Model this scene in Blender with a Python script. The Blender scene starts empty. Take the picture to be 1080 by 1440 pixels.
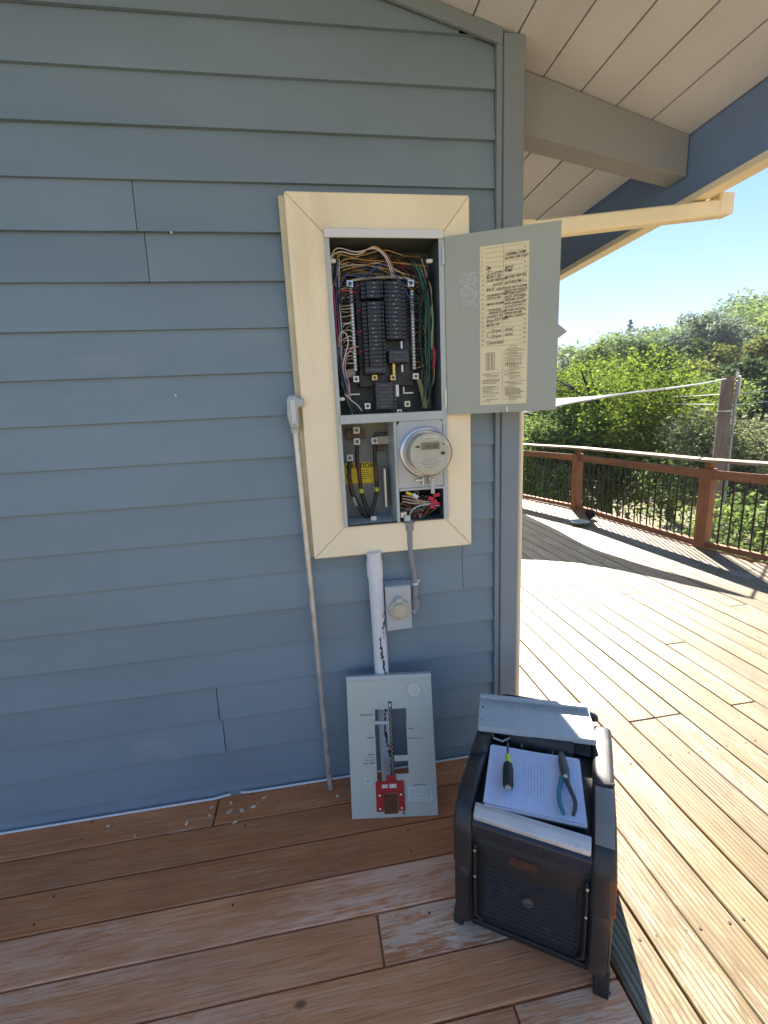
import bpy, bmesh, math, random
import numpy as np
from mathutils import Vector, Matrix, noise
random.seed(7); rng = np.random.default_rng(11)
scene = bpy.context.scene
COL = scene.collection
R = math.radians
# ------------------------------------------------------------------ camera
F = 637.88
RX = Vector((0.98603, -0.15976, -0.04709)); DN = Vector((-0.07915, -0.20067, -0.97646)); FW = Vector((0.14654, 0.96654, -0.21052))
CAM = Vector((0, -1.6664, 1.5))
cd = bpy.data.cameras.new('camera'); cam = bpy.data.objects.new('camera', cd); COL.objects.link(cam)
cd.sensor_fit = 'HORIZONTAL'; cd.sensor_width = 36; cd.lens = 36 * F / 1080; cd.clip_start = .02; cd.clip_end = 2000
m = Matrix((( RX.x, -DN.x, -FW.x, CAM.x), (RX.y, -DN.y, -FW.y, CAM.y), (RX.z, -DN.z, -FW.z, CAM.z), (0, 0, 0, 1)))
cam.matrix_world = m
scene.camera = cam
# ------------------------------------------------------------------ sky, sun, exposure
SUN_AZ = math.atan2(.37, .93); SUN_EL = R(37)
w = bpy.data.worlds.new('World'); scene.world = w; w.use_nodes = True
nt = w.node_tree; bg = nt.nodes['Background']
sky = nt.nodes.new('ShaderNodeTexSky'); sky.sky_type = 'NISHITA'; sky.sun_disc = False
sky.sun_elevation = SUN_EL; sky.sun_rotation = SUN_AZ; sky.air_density = .85; sky.dust_density = .05; sky.ozone_density = 1.6
gm = nt.nodes.new('ShaderNodeGamma'); gm.inputs[1].default_value = .5          # the whole sky evenly compressed, as the camera's tone mapping shows it
tn = nt.nodes.new('ShaderNodeVectorMath'); tn.operation = 'MULTIPLY'; tn.inputs[1].default_value = (1.0, .87, .95)
nt.links.new(sky.outputs[0], gm.inputs[0]); hs = nt.nodes.new('ShaderNodeHueSaturation'); hs.inputs['Saturation'].default_value = 1.85; nt.links.new(gm.outputs[0], hs.inputs['Color']); nt.links.new(hs.outputs[0], tn.inputs[0]); nt.links.new(tn.outputs[0], bg.inputs[0]); bg.inputs[1].default_value = .062
sd = bpy.data.lights.new('sun', 'SUN'); sd.energy = 2.7; sd.angle = R(.53); sd.color = (1, .93, .82)
so = bpy.data.objects.new('sun', sd); COL.objects.link(so)
sv = Vector((math.sin(SUN_AZ) * math.cos(SUN_EL), math.cos(SUN_AZ) * math.cos(SUN_EL), math.sin(SUN_EL)))
so.rotation_euler = sv.to_track_quat('Z', 'Y').to_euler(); so.location = (5, 12, 12)
scene.view_settings.view_transform = 'Standard'; scene.view_settings.look = 'None'
scene.view_settings.gamma = 1; scene.view_settings.use_curve_mapping = False
scene.view_settings.exposure = 3.2
# ------------------------------------------------------------------ measuring helpers: where a sight line meets a real plane
def sight(px, py):
    return (RX * ((px - 540) / F) + DN * ((py - 720) / F) + FW)
def on_plane(px, py, P0, n):
    r = sight(px, py); P0 = Vector(P0); n = Vector(n)
    return CAM + r * (((P0 - CAM).dot(n)) / r.dot(n))
def on_y(px, py, y): return on_plane(px, py, (0, y, 0), (0, 1, 0))
def on_z(px, py, z=0): return on_plane(px, py, (0, 0, z), (0, 0, 1))
def on_x(px, py, x): return on_plane(px, py, (x, 0, 0), (1, 0, 0))
# ------------------------------------------------------------------ materials
MATS = {}
def mat(name, col, rough=.55, metal=0., var=.12, vs=6., bump=0., bs=60., dirt=None, ds=3., dth=.6, spec=.5, stretch=None, rnd=0., coat=0.):
    if name in MATS: return MATS[name]
    M_ = bpy.data.materials.new(name); M_.use_nodes = True; t = M_.node_tree; N = t.nodes; L = t.links
    b = N['Principled BSDF']; b.inputs['Roughness'].default_value = rough; b.inputs['Metallic'].default_value = metal
    b.inputs['Specular IOR Level'].default_value = spec; b.inputs['Coat Weight'].default_value = coat
    tc = N.new('ShaderNodeTexCoord'); mp = N.new('ShaderNodeMapping'); L.new(tc.outputs['Object'], mp.inputs[0])
    if stretch: mp.inputs['Scale'].default_value = stretch
    oi = N.new('ShaderNodeObjectInfo'); ml = N.new('ShaderNodeVectorMath'); ml.operation = 'SCALE'
    cb = N.new('ShaderNodeCombineXYZ')
    for i in range(3): L.new(oi.outputs['Random'], cb.inputs[i])
    ml.inputs['Scale'].default_value = 37.; L.new(cb.outputs[0], ml.inputs[0]); L.new(ml.outputs[0], mp.inputs['Location'])
    n1 = N.new('ShaderNodeTexNoise'); n1.inputs['Scale'].default_value = vs; n1.inputs['Detail'].default_value = 6; L.new(mp.outputs[0], n1.inputs[0])
    r1 = N.new('ShaderNodeMapRange'); r1.inputs[1].default_value = .3; r1.inputs[2].default_value = .7
    r1.inputs[3].default_value = 1 - var; r1.inputs[4].default_value = 1 + var; L.new(n1.outputs[0], r1.inputs[0])
    mu = N.new('ShaderNodeVectorMath'); mu.operation = 'SCALE'; mu.inputs[0].default_value = col[:3]; L.new(r1.outputs[0], mu.inputs['Scale'])
    out = mu.outputs[0]
    if rnd:
        rr = N.new('ShaderNodeMapRange'); rr.inputs[3].default_value = 1 - rnd; rr.inputs[4].default_value = 1 + rnd; L.new(oi.outputs['Random'], rr.inputs[0])
        m3 = N.new('ShaderNodeVectorMath'); m3.operation = 'SCALE'; L.new(out, m3.inputs[0]); L.new(rr.outputs[0], m3.inputs['Scale']); out = m3.outputs[0]
    if dirt:
        n2 = N.new('ShaderNodeTexNoise'); n2.inputs['Scale'].default_value = ds; n2.inputs['Detail'].default_value = 8; n2.inputs['Roughness'].default_value = .65; L.new(mp.outputs[0], n2.inputs[0])
        r2 = N.new('ShaderNodeMapRange'); r2.inputs[1].default_value = dth; r2.inputs[2].default_value = dth + .12; L.new(n2.outputs[0], r2.inputs[0])
        mx = N.new('ShaderNodeMix'); mx.data_type = 'RGBA'; L.new(r2.outputs[0], mx.inputs[0]); L.new(out, mx.inputs[6]); mx.inputs[7].default_value = (*dirt, 1)
        out = mx.outputs[2]
    L.new(out, b.inputs['Base Color'])
    r3 = N.new('ShaderNodeMapRange'); r3.inputs[1].default_value = .3; r3.inputs[2].default_value = .7
    r3.inputs[3].default_value = max(.03, rough - .08); r3.inputs[4].default_value = min(1, rough + .1); L.new(n1.outputs[0], r3.inputs[0]); L.new(r3.outputs[0], b.inputs['Roughness'])
    if bump:
        n3 = N.new('ShaderNodeTexNoise'); n3.inputs['Scale'].default_value = bs; n3.inputs['Detail'].default_value = 4; L.new(mp.outputs[0], n3.inputs[0])
        bp = N.new('ShaderNodeBump'); bp.inputs['Strength'].default_value = bump; bp.inputs['Distance'].default_value = .002; L.new(n3.outputs[0], bp.inputs['Height']); L.new(bp.outputs[0], b.inputs['Normal'])
    MATS[name] = M_; return M_

def wood(name, base, light, dark, worn=None, axis=0, gs=1., wth=.55, rnd=.12, worn_amt=1., rough=.7, groove=0.):
    """deck timber: long grain, knots, worn patches; axis = length axis of the board"""
    M_ = bpy.data.materials.new(name); M_.use_nodes = True; t = M_.node_tree; N = t.nodes; L = t.links
    b = N['Principled BSDF']; b.inputs['Roughness'].default_value = rough; b.inputs['Specular IOR Level'].default_value = .35
    tc = N.new('ShaderNodeTexCoord'); oi = N.new('ShaderNodeObjectInfo')
    cb = N.new('ShaderNodeCombineXYZ')
    for i in range(3): L.new(oi.outputs['Random'], cb.inputs[i])
    ml = N.new('ShaderNodeVectorMath'); ml.operation = 'SCALE'; ml.inputs['Scale'].default_value = 53.; L.new(cb.outputs[0], ml.inputs[0])
    ad = N.new('ShaderNodeVectorMath'); ad.operation = 'ADD'; L.new(tc.outputs['Object'], ad.inputs[0]); L.new(ml.outputs[0], ad.inputs[1])
    def mapped(s_long, s_wide):
        mp = N.new('ShaderNodeMapping'); s = [s_wide] * 3; s[axis] = s_long; mp.inputs['Scale'].default_value = s; L.new(ad.outputs[0], mp.inputs[0]); return mp.outputs[0]
    def noi(vec, scale, det=5, rg=.55, dist=0.):
        n = N.new('ShaderNodeTexNoise'); n.inputs['Scale'].default_value = scale; n.inputs['Detail'].default_value = det; n.inputs['Roughness'].default_value = rg; n.inputs['Distortion'].default_value = dist; L.new(vec, n.inputs[0]); return n.outputs[0]
    def ramp(src, a, c, lo=0., hi=1.):
        r = N.new('ShaderNodeMapRange'); r.inputs[1].default_value = a; r.inputs[2].default_value = c; r.inputs[3].default_value = lo; r.inputs[4].default_value = hi; L.new(src, r.inputs[0]); return r.outputs[0]
    def mix(f, a, c):
        mx = N.new('ShaderNodeMix'); mx.data_type = 'RGBA'; L.new(f, mx.inputs[0])
        if hasattr(a, 'links'): L.new(a, mx.inputs[6])
        else: mx.inputs[6].default_value = (*a, 1)
        if hasattr(c, 'links'): L.new(c, mx.inputs[7])
        else: mx.inputs[7].default_value = (*c, 1)
        return mx.outputs[2]
    def mul(a, c):
        x = N.new('ShaderNodeMath'); x.operation = 'MULTIPLY'; L.new(a, x.inputs[0])
        if hasattr(c, 'links'): L.new(c, x.inputs[1])
        else: x.inputs[1].default_value = c
        return x.outputs[0]
    g = noi(mapped(.35 * gs, 9 * gs), 7, 6, .6, .4)        # grain
    g2 = noi(mapped(1.2 * gs, 40 * gs), 6, 3, .5)          # fine grain
    blot = noi(mapped(.9, 2.2), 2.6, 6, .6)
    c = mix(ramp(g, .38, .62), base, light)
    c = mix(ramp(g2, .5, .72, 0, .75), c, dark)
    c = mix(ramp(blot, .35, .6, .5, 0), c, dark)
    if worn:
        wa = noi(mapped(.7, 3.0), 4.2, 9, .72, .5); wf = noi(mapped(2.6, 22.), 4.5, 4, .65, .6)
        wm = N.new('ShaderNodeMath'); wm.operation = 'MULTIPLY_ADD'; L.new(wf, wm.inputs[0]); wm.inputs[1].default_value = .62; wm.inputs[2].default_value = -.31
        ws2 = N.new('ShaderNodeMath'); ws2.operation = 'ADD'; L.new(wa, ws2.inputs[0]); L.new(wm.outputs[0], ws2.inputs[1]); wv = ws2.outputs[0]
        wb = noi(mapped(.5, 1.2), 1.3, 3, .5)
        f = mul(ramp(wv, wth, wth + .09), ramp(wb, .4, .6))
        f = mul(f, ramp(g2, .3, .6, 1., .45)); f = mul(f, worn_amt)
        c = mix(f, c, worn)
    # knots
    vo = N.new('ShaderNodeTexVoronoi'); vo.feature = 'F1'; vo.inputs['Scale'].default_value = 2.1; L.new(mapped(1., 1.7), vo.inputs[0])
    c = mix(ramp(vo.outputs['Distance'], .045, .02, 0, .8), c, tuple(x * .35 for x in dark))
    hsv = N.new('ShaderNodeHueSaturation'); L.new(c, hsv.inputs['Color']); L.new(ramp(oi.outputs['Random'], 0, 1, 1 - rnd, 1 + rnd), hsv.inputs['Value'])
    L.new(hsv.outputs[0], b.inputs['Base Color'])
    bp = N.new('ShaderNodeBump'); bp.inputs['Strength'].default_value = .5; bp.inputs['Distance'].default_value = .0025
    h = g2
    if groove:
        wv_ = N.new('ShaderNodeTexWave'); wv_.wave_type = 'BANDS'; wv_.bands_direction = 'XYZ'[1 - axis] if axis < 2 else 'X'; wv_.inputs['Scale'].default_value = groove; wv_.inputs['Distortion'].default_value = 1.5; wv_.inputs['Detail'].default_value = 2
        L.new(mapped(.15, 1.), wv_.inputs[0])
        a_ = N.new('ShaderNodeMath'); a_.operation = 'ADD'; L.new(g2, a_.inputs[0]); L.new(wv_.outputs[1], a_.inputs[1]); h = a_.outputs[0]
        c2 = mix(ramp(wv_.outputs[1], .34, .02, 0, .75), hsv.outputs[0], tuple(x * .7 for x in dark)); L.new(c2, b.inputs['Base Color'])
    L.new(h, bp.inputs['Height']); L.new(bp.outputs[0], b.inputs['Normal'])
    MATS[name] = M_; return M_

def leafmat(name, c1, c2, trans=.5, ns=.35):
    M_ = bpy.data.materials.new(name); M_.use_nodes = True; t = M_.node_tree; N = t.nodes; L = t.links
    N.remove(N['Principled BSDF']); o = N['Material Output']
    g = N.new('ShaderNodeNewGeometry'); tc = N.new('ShaderNodeTexCoord')
    n = N.new('ShaderNodeTexNoise'); n.inputs['Scale'].default_value = ns; n.inputs['Detail'].default_value = 4; L.new(tc.outputs['Object'], n.inputs[0])
    a = N.new('ShaderNodeMath'); a.operation = 'MULTIPLY_ADD'; L.new(g.outputs['Random Per Island'], a.inputs[0]); a.inputs[1].default_value = .5; L.new(n.outputs[0], a.inputs[2])
    r = N.new('ShaderNodeMapRange'); r.inputs[1].default_value = .45; r.inputs[2].default_value = 1.05; L.new(a.outputs[0], r.inputs[0])
    mx = N.new('ShaderNodeMix'); mx.data_type = 'RGBA'; L.new(r.outputs[0], mx.inputs[0]); mx.inputs[6].default_value = (*c1, 1); mx.inputs[7].default_value = (*c2, 1)
    d = N.new('ShaderNodeBsdfDiffuse'); L.new(mx.outputs[2], d.inputs[0])
    tr = N.new('ShaderNodeBsdfTranslucent'); L.new(mx.outputs[2], tr.inputs[0])
    gl = N.new('ShaderNodeBsdfGlossy'); gl.inputs['Roughness'].default_value = .45; gl.inputs[0].default_value = (.22, .25, .2, 1)
    ms = N.new('ShaderNodeMixShader'); ms.inputs[0].default_value = trans; L.new(d.outputs[0], ms.inputs[1]); L.new(tr.outputs[0], ms.inputs[2])
    m2 = N.new('ShaderNodeMixShader'); m2.inputs[0].default_value = .05; L.new(ms.outputs[0], m2.inputs[1]); L.new(gl.outputs[0], m2.inputs[2])
    L.new(m2.outputs[0], o.inputs[0]); MATS[name] = M_; return M_

SIDING = mat('blue_grey_siding_paint', (.188, .252, .298), .5, var=.12, vs=2.6, bump=.45, bs=34, stretch=(.4, 1, 1), dirt=(.235, .285, .315), ds=3.2, dth=.58, rnd=.05)
TRIMG = mat('blue_grey_trim_paint', (.215, .255, .285), .55, var=.06, vs=5, bump=.2, bs=80)
FASC = mat('dark_blue_fascia_paint', (.18, .27, .44), .5, var=.08, vs=4, bump=.2)
SOFF = mat('pale_soffit_paint', (.66, .67, .70), .65, var=.06, vs=3, bump=.25, bs=50, dirt=(.60, .60, .61), ds=2.2, dth=.63, rnd=.04)
BEAMP = mat('grey_beam_paint', (.29, .30, .31), .6, var=.05, vs=4, bump=.2)
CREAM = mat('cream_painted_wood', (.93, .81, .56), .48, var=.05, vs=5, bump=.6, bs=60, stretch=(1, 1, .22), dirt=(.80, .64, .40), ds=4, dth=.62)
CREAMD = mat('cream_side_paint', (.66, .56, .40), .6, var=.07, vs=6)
DARK = mat('black_gap', (.012, .012, .013), .9, var=.1)
PGREY = mat('panel_grey_enamel', (.38, .405, .33), .38, var=.05, vs=3, bump=.08, bs=120, dirt=(.35, .36, .30), ds=4, dth=.66)
PINT = mat('panel_interior_grey', (.10, .125, .12), .5, var=.12, vs=12)
PLITE = mat('panel_pale_grey_enamel', (.46, .50, .50), .35, var=.05, vs=5)
GALV = mat('galvanised_steel', (.58, .58, .55), .34, .6, var=.15, vs=25, bump=.1)
GALV2 = mat('bright_zinc', (.62, .62, .60), .3, .7, var=.12, vs=20)
CHROME = mat('brushed_aluminium', (.6, .61, .62), .28, .9, var=.06, vs=20)
BRASS = mat('brass_terminal', (.65, .50, .18), .35, .8, var=.15, vs=40)
BLACK = mat('black_breaker_plastic', (.022, .024, .030), .4, var=.15, vs=20)
BLACKH = mat('blue_black_handle_plastic', (.05, .06, .085), .35, var=.1)
BLKR = mat('black_rubber', (.02, .02, .021), .6, var=.15, vs=30)
WIREB = mat('black_wire_insulation', (.018, .018, .02), .45, var=.1)
WIREW = mat('white_wire_insulation', (.62, .60, .54), .45, var=.08)
WIRER = mat('red_wire_insulation', (.42, .03, .05), .45, var=.1)
WIREG = mat('green_wire_insulation', (.03, .14, .09), .45, var=.1)
WIREU = mat('blue_wire_insulation', (.05, .10, .35), .45, var=.1)
COPPER = mat('bare_copper_wire', (.50, .33, .14), .4, .7, var=.2, vs=30)
YELLOW = mat('yellow_tape', (.80, .62, .04), .5, var=.05)
YSIGN = mat('yellow_caution_sign', (.95, .70, .03), .5, var=.06, dirt=(.5, .36, .08), ds=18, dth=.62)
INK = mat('black_ink', (.02, .02, .02), .7, var=.1)
INKG = mat('grey_print', (.22, .21, .13), .7, var=.1)
INKN = mat('olive_number_print', (.22, .25, .08), .7, var=.1)
LABEL = mat('yellowed_paper_label', (.80, .71, .45), .6, var=.05, vs=8)
STICK = mat('silver_sticker', (.42, .43, .40), .5, var=.25, vs=60)
WHITEP = mat('white_paint', (.72, .74, .74), .45, var=.05, vs=5)
PVCW = mat('scraped_white_pipe_paint', (.68, .70, .71), .45, var=.05, vs=5)
REDP = mat('red_powder_coat', (.42, .015, .02), .35, var=.06)
BEIGE = mat('beige_plastic', (.52, .47, .36), .45, var=.05)
METERF = mat('meter_face_cream', (.60, .58, .47), .5, var=.04)
LCD = mat('lcd_olive', (.20, .22, .13), .3, var=.05)
ROPE = mat('white_rope', (.75, .75, .72), .7, var=.1)
IRON = mat('black_baluster_metal', (.02, .02, .02), .4, .3, var=.1)
GENB = mat('generator_black_plastic', (.017, .016, .016), .58, var=.12, vs=6, bump=.25, bs=300, dirt=(.06, .055, .05), ds=5, dth=.6)
GENP = mat('generator_dusty_pod_plastic', (.026, .024, .023), .42, var=.2, vs=7, bump=.2, bs=250, dirt=(.075, .062, .048), ds=4, dth=.56)
GENT = mat('generator_tray_plastic', (.035, .034, .036), .5, var=.2, vs=10, bump=.3, bs=250)
PAPER = mat('skylight_tinted_paper', (.62, .68, .84), .75, var=.02, vs=6)  # white paper with the blue of the skylight mixed into its colour
PAPERL = mat('blue_rule_print', (.28, .38, .66), .7, var=.05)
LIME = mat('lime_driver_collar', (.42, .62, .08), .3, var=.05)
TEAL = mat('teal_plier_grip', (.02, .20, .27), .4, var=.1)
STEELD = mat('dark_tool_steel', (.10, .10, .10), .38, .7, var=.15, vs=40)
ORANGEL = mat('orange_red_reflector', (.55, .05, .015), .35, var=.1)
CHIP = mat('pale_wood_chip', (.62, .52, .36), .8, var=.2, vs=50, rnd=.15)
DIRT = None
ROOFS = mat('brown_roof_shingles', (.10, .085, .07), .9, var=.3, vs=20, bump=.6, bs=60)
DECKN = wood('worn_red_stained_board', (.74, .275, .11), (.80, .37, .18), (.46, .155, .06), worn=(.95, .73, .56), axis=0, wth=.43, rnd=.16, worn_amt=.9)
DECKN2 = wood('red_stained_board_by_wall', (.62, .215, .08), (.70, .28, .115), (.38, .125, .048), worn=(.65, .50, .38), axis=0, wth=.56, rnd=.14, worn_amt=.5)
DECKF = wood('sunbleached_tan_board', (.170, .112, .045), (.220, .160, .075), (.085, .050, .019), worn=(.34, .30, .20), axis=1, wth=.47, rnd=.13, groove=19, rough=.56)
RAILW = wood('red_cedar_rail', (.31, .13, .055), (.40, .19, .09), (.16, .065, .03), axis=1, rnd=.1)
RAILX = wood('red_cedar_post', (.31, .125, .052), (.39, .175, .078), (.16, .06, .028), axis=2, rnd=.08)
CAPW = wood('weathered_cap_rail', (.34, .24, .15), (.46, .35, .24), (.17, .11, .07), axis=1, rnd=.1)
POLEW = wood('brown_utility_pole_wood', (.20, .135, .10), (.29, .21, .165), (.09, .06, .045), axis=2, rnd=.05)
BARK = mat('dark_bark', (.045, .035, .028), .9, var=.35, vs=8, bump=.8, bs=25, stretch=(1, 1, .3))
# ------------------------------------------------------------------ object helpers
WM = {}
def tag(o, label=None, cat=None, group=None, kind=None):
    if label: o['label'] = label
    if cat: o['category'] = cat
    if group: o['group'] = group
    if kind: o['kind'] = kind
    return o
def empty(name, loc, rot=None, label=None, cat=None, group=None, kind=None):
    o = bpy.data.objects.new(name, None); COL.objects.link(o); o.empty_display_size = .05
    M_ = Matrix.Translation(Vector(loc)) @ (rot.to_4x4() if rot else Matrix.Identity(4))
    o.matrix_world = M_; WM[o] = M_
    return tag(o, label, cat, group, kind)
def link(name, me, parent, M_local):
    o = bpy.data.objects.new(name, me); COL.objects.link(o)
    if parent: o.parent = parent
    o.matrix_basis = M_local
    WM[o] = (WM[parent] if parent else Matrix.Identity(4)) @ M_local
    return o
def obj(name, bm, m_, parent=None, world=True, smooth=False):
    """links one mesh object; geometry given in world space (world=True) or in the parent's own space"""
    if world and parent is not None: bm.transform(WM[parent].inverted())
    vs = [v.co for v in bm.verts]
    c = Vector([(min(v[i] for v in vs) + max(v[i] for v in vs)) / 2 for i in range(3)])
    bm.transform(Matrix.Translation(-c))
    me = bpy.data.meshes.new(name); bm.normal_update(); bm.to_mesh(me); bm.free(); me.materials.append(m_)
    if smooth:
        me.polygons.foreach_set('use_smooth', [True] * len(me.polygons))
        try: me.set_sharp_from_angle(angle=R(40))
        except Exception: pass
    return link(name, me, parent, Matrix.Translation(c))
def BM(): return bmesh.new()
def bx(bm, x0, x1, y0, y1, z0, z1, bev=0., M_=None, seg=1):
    t = bmesh.new()
    r = bmesh.ops.create_cube(t, size=1)
    for v in t.verts:
        v.co = Vector((x0 + (v.co.x + .5) * (x1 - x0), y0 + (v.co.y + .5) * (y1 - y0), z0 + (v.co.z + .5) * (z1 - z0)))
    if bev: bmesh.ops.bevel(t, geom=t.edges[:] , offset=bev, segments=seg, affect='EDGES', profile=.5)
    if M_ is not None: t.transform(M_)
    merge(bm, t); return bm
def merge(bm, t):
    me = bpy.data.meshes.new('tmp'); t.to_mesh(me); t.free(); bm.from_mesh(me); bpy.data.meshes.remove(me)
def prism(bm, pts, a0, a1, axis='x', bev=0., M_=None, seg=1):
    """extrude a 2D outline along an axis"""
    t = bmesh.new()
    def mk(a, p):
        if axis == 'x': return (a, p[0], p[1])
        if axis == 'y': return (p[0], a, p[1])
        return (p[0], p[1], a)
    A = [t.verts.new(mk(a0, p)) for p in pts]; B = [t.verts.new(mk(a1, p)) for p in pts]
    t.faces.new(A); t.faces.new(B[::-1])
    for i in range(len(pts)): j = (i + 1) % len(pts); t.faces.new((A[i], B[i], B[j], A[j]))
    bmesh.ops.recalc_face_normals(t, faces=t.faces)
    if bev: bmesh.ops.bevel(t, geom=t.edges[:], offset=bev, segments=seg, affect='EDGES', profile=.5)
    if M_ is not None: t.transform(M_)
    merge(bm, t); return bm
def smoothpts(P, n=6):
    P = [Vector(p) for p in P]
    if len(P) < 3: return P
    out = []
    for i in range(len(P) - 1):
        p0 = P[max(i - 1, 0)]; p1 = P[i]; p2 = P[i + 1]; p3 = P[min(i + 2, len(P) - 1)]
        for k in range(n):
            t = k / n
            out.append(.5 * ((2 * p1) + (p2 - p0) * t + (2 * p0 - 5 * p1 + 4 * p2 - p3) * t * t + (3 * p1 - p0 - 3 * p2 + p3) * t ** 3))
    out.append(P[-1]); return out
def tube(bm, P, r, seg=8, cap=True, n=0):
    P = smoothpts(P, n) if n else [Vector(p) for p in P]
    rr = r if isinstance(r, (list, tuple)) else None
    rings = []; prev = None
    for i, p in enumerate(P):
        d = (P[min(i + 1, len(P) - 1)] - P[max(i - 1, 0)]).normalized()
        if prev is None: u = d.orthogonal().normalized()
        else: u = (prev - d * prev.dot(d)); u = u.normalized() if u.length > 1e-6 else d.orthogonal().normalized()
        prev = u; v = d.cross(u)
        ra = (rr[0] + (rr[-1] - rr[0]) * i / (len(P) - 1) if len(rr) != len(P) else rr[i]) if rr else r
        rings.append([bm.verts.new(p + (u * math.cos(2 * math.pi * k / seg) + v * math.sin(2 * math.pi * k / seg)) * ra) for k in range(seg)])
    for a, b in zip(rings, rings[1:]):
        for k in range(seg): bm.faces.new((a[k], a[(k + 1) % seg], b[(k + 1) % seg], b[k]))
    if cap: bm.faces.new(rings[0][::-1]); bm.faces.new(rings[-1])
    return bm
def lathe(bm, prof, M_=None, seg=28):
    """(radius, height) outline turned about local Z"""
    t = bmesh.new(); rings = []
    for r_, z in prof:
        rings.append([t.verts.new((r_ * math.cos(2 * math.pi * k / seg), r_ * math.sin(2 * math.pi * k / seg), z)) for k in range(seg)])
    for a, b in zip(rings, rings[1:]):
        for k in range(seg): t.faces.new((a[k], a[(k + 1) % seg], b[(k + 1) % seg], b[k]))
    t.faces.new(rings[0][::-1]); t.faces.new(rings[-1])
    if M_ is not None: t.transform(M_)
    merge(bm, t); return bm
def frame_rot(x, y):
    x = Vector(x).normalized(); z = x.cross(Vector(y)).normalized(); y = z.cross(x)
    return Matrix((x, y, z)).transposed()
def text_bm(items, M_=None):
    """items: (string, x, z, size, shear, rot) -> flat lettering in the local XZ plane facing -Y"""
    bm = bmesh.new()
    for it in items:
        s, x, z, sz = it[:4]; sh = it[4] if len(it) > 4 else 0; ro = it[5] if len(it) > 5 else 0; al = it[6] if len(it) > 6 else 'LEFT'
        wx = it[7] if len(it) > 7 else 1.; bold = it[8] if len(it) > 8 else 0.
        cu = bpy.data.curves.new('t', 'FONT'); cu.body = s; cu.size = sz; cu.shear = sh; cu.resolution_u = 2; cu.align_x = al; cu.offset = bold
        o = bpy.data.objects.new('t', cu); me = bpy.data.meshes.new_from_object(o)
        t = bmesh.new(); t.from_mesh(me)
        t.transform(Matrix.Translation((x, 0, z)) @ Matrix.Rotation(ro, 4, 'Y') @ Matrix.Rotation(math.pi / 2, 4, 'X') @ Matrix.Diagonal((wx, 1, 1, 1)))
        merge(bm, t); bpy.data.meshes.remove(me); bpy.data.objects.remove(o); bpy.data.curves.remove(cu)
    if M_ is not None: bm.transform(M_)
    return bm
def strokes(bm, lines, wd, y=0.):
    """thin flat strokes in the XZ plane"""
    for a, b in lines:
        a = Vector((a[0], 0, a[1])); b = Vector((b[0], 0, b[1])); d = b - a
        if d.length < 1e-6: continue
        n = Vector((-d.z, 0, d.x)).normalized() * wd / 2
        vs = [bm.verts.new(q + Vector((0, y, 0))) for q in (a - n, b - n, b + n, a + n)]
        bm.faces.new(vs)
    return bm
# ================================================================== SETTING: GROUND
def hill_h(x, y):
    d = math.hypot(x, y + 1.67); brg = math.degrees(math.atan2(x, y + 1.67))
    base = -3.2 - .25 * math.sin(x * .13) * math.cos(y * .11)
    if d < 8: base += -.0
    top = min(8 + max(0, brg - 33) * .36, 15)
    t = min(max((d - 34) / 95, 0), 1); t = t * t * (3 - 2 * t)
    und = 1.2 * noise.noise(Vector((x * .035, y * .035, 3)))
    return base + (top - base) * t + und * t + .12 * noise.noise(Vector((x * .4, y * .4, 0)))
bm = BM(); G = 70
xs = [-260 + 620 * ((i / G)) for i in range(G + 1)]; ys = [-160 + 560 * (j / G) for j in range(G + 1)]
grid = [[bm.verts.new((x, y, hill_h(x, y))) for x in xs] for y in ys]
for j in range(G):
    for i in range(G): bm.faces.new((grid[j][i], grid[j][i + 1], grid[j + 1][i + 1], grid[j + 1][i]))
GM = mat('dry_grass_and_soil', (.22, .175, .10), .95, var=.4, vs=.8, bump=.8, bs=12, dirt=(.10, .12, .04), ds=.25, dth=.52)
tag(obj('ground', bm, GM, smooth=True), kind='structure')
bm = BM()
def ribbon(bm, P, wdt, lift):
    a = []
    for i, p in enumerate(P):
        d = Vector(P[min(i + 1, len(P) - 1)]) - Vector(P[max(i - 1, 0)]); d.normalize(); n = Vector((-d.y, d.x))
        row = [bm.verts.new((p[0] + n.x * s * wdt / 2, p[1] + n.y * s * wdt / 2, hill_h(p[0] + n.x * s * wdt / 2, p[1] + n.y * s * wdt / 2) + lift)) for s in (-1, -.5, 0, .5, 1)]
        a.append(row)
    for r0, r1 in zip(a, a[1:]):
        for k in range(4): bm.faces.new((r0[k], r0[k + 1], r1[k + 1], r1[k]))
RP = [(2 + i * 1.5, 31.5 - i * .62 + 1.2 * math.sin(i * .2)) for i in range(40)]
ribbon(bm, RP, 4.6, .12)
tag(obj('road', bm, mat('pale_asphalt', (.30, .30, .31), .9, var=.15, vs=3, bump=.5, bs=60), smooth=True), kind='structure')
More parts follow.
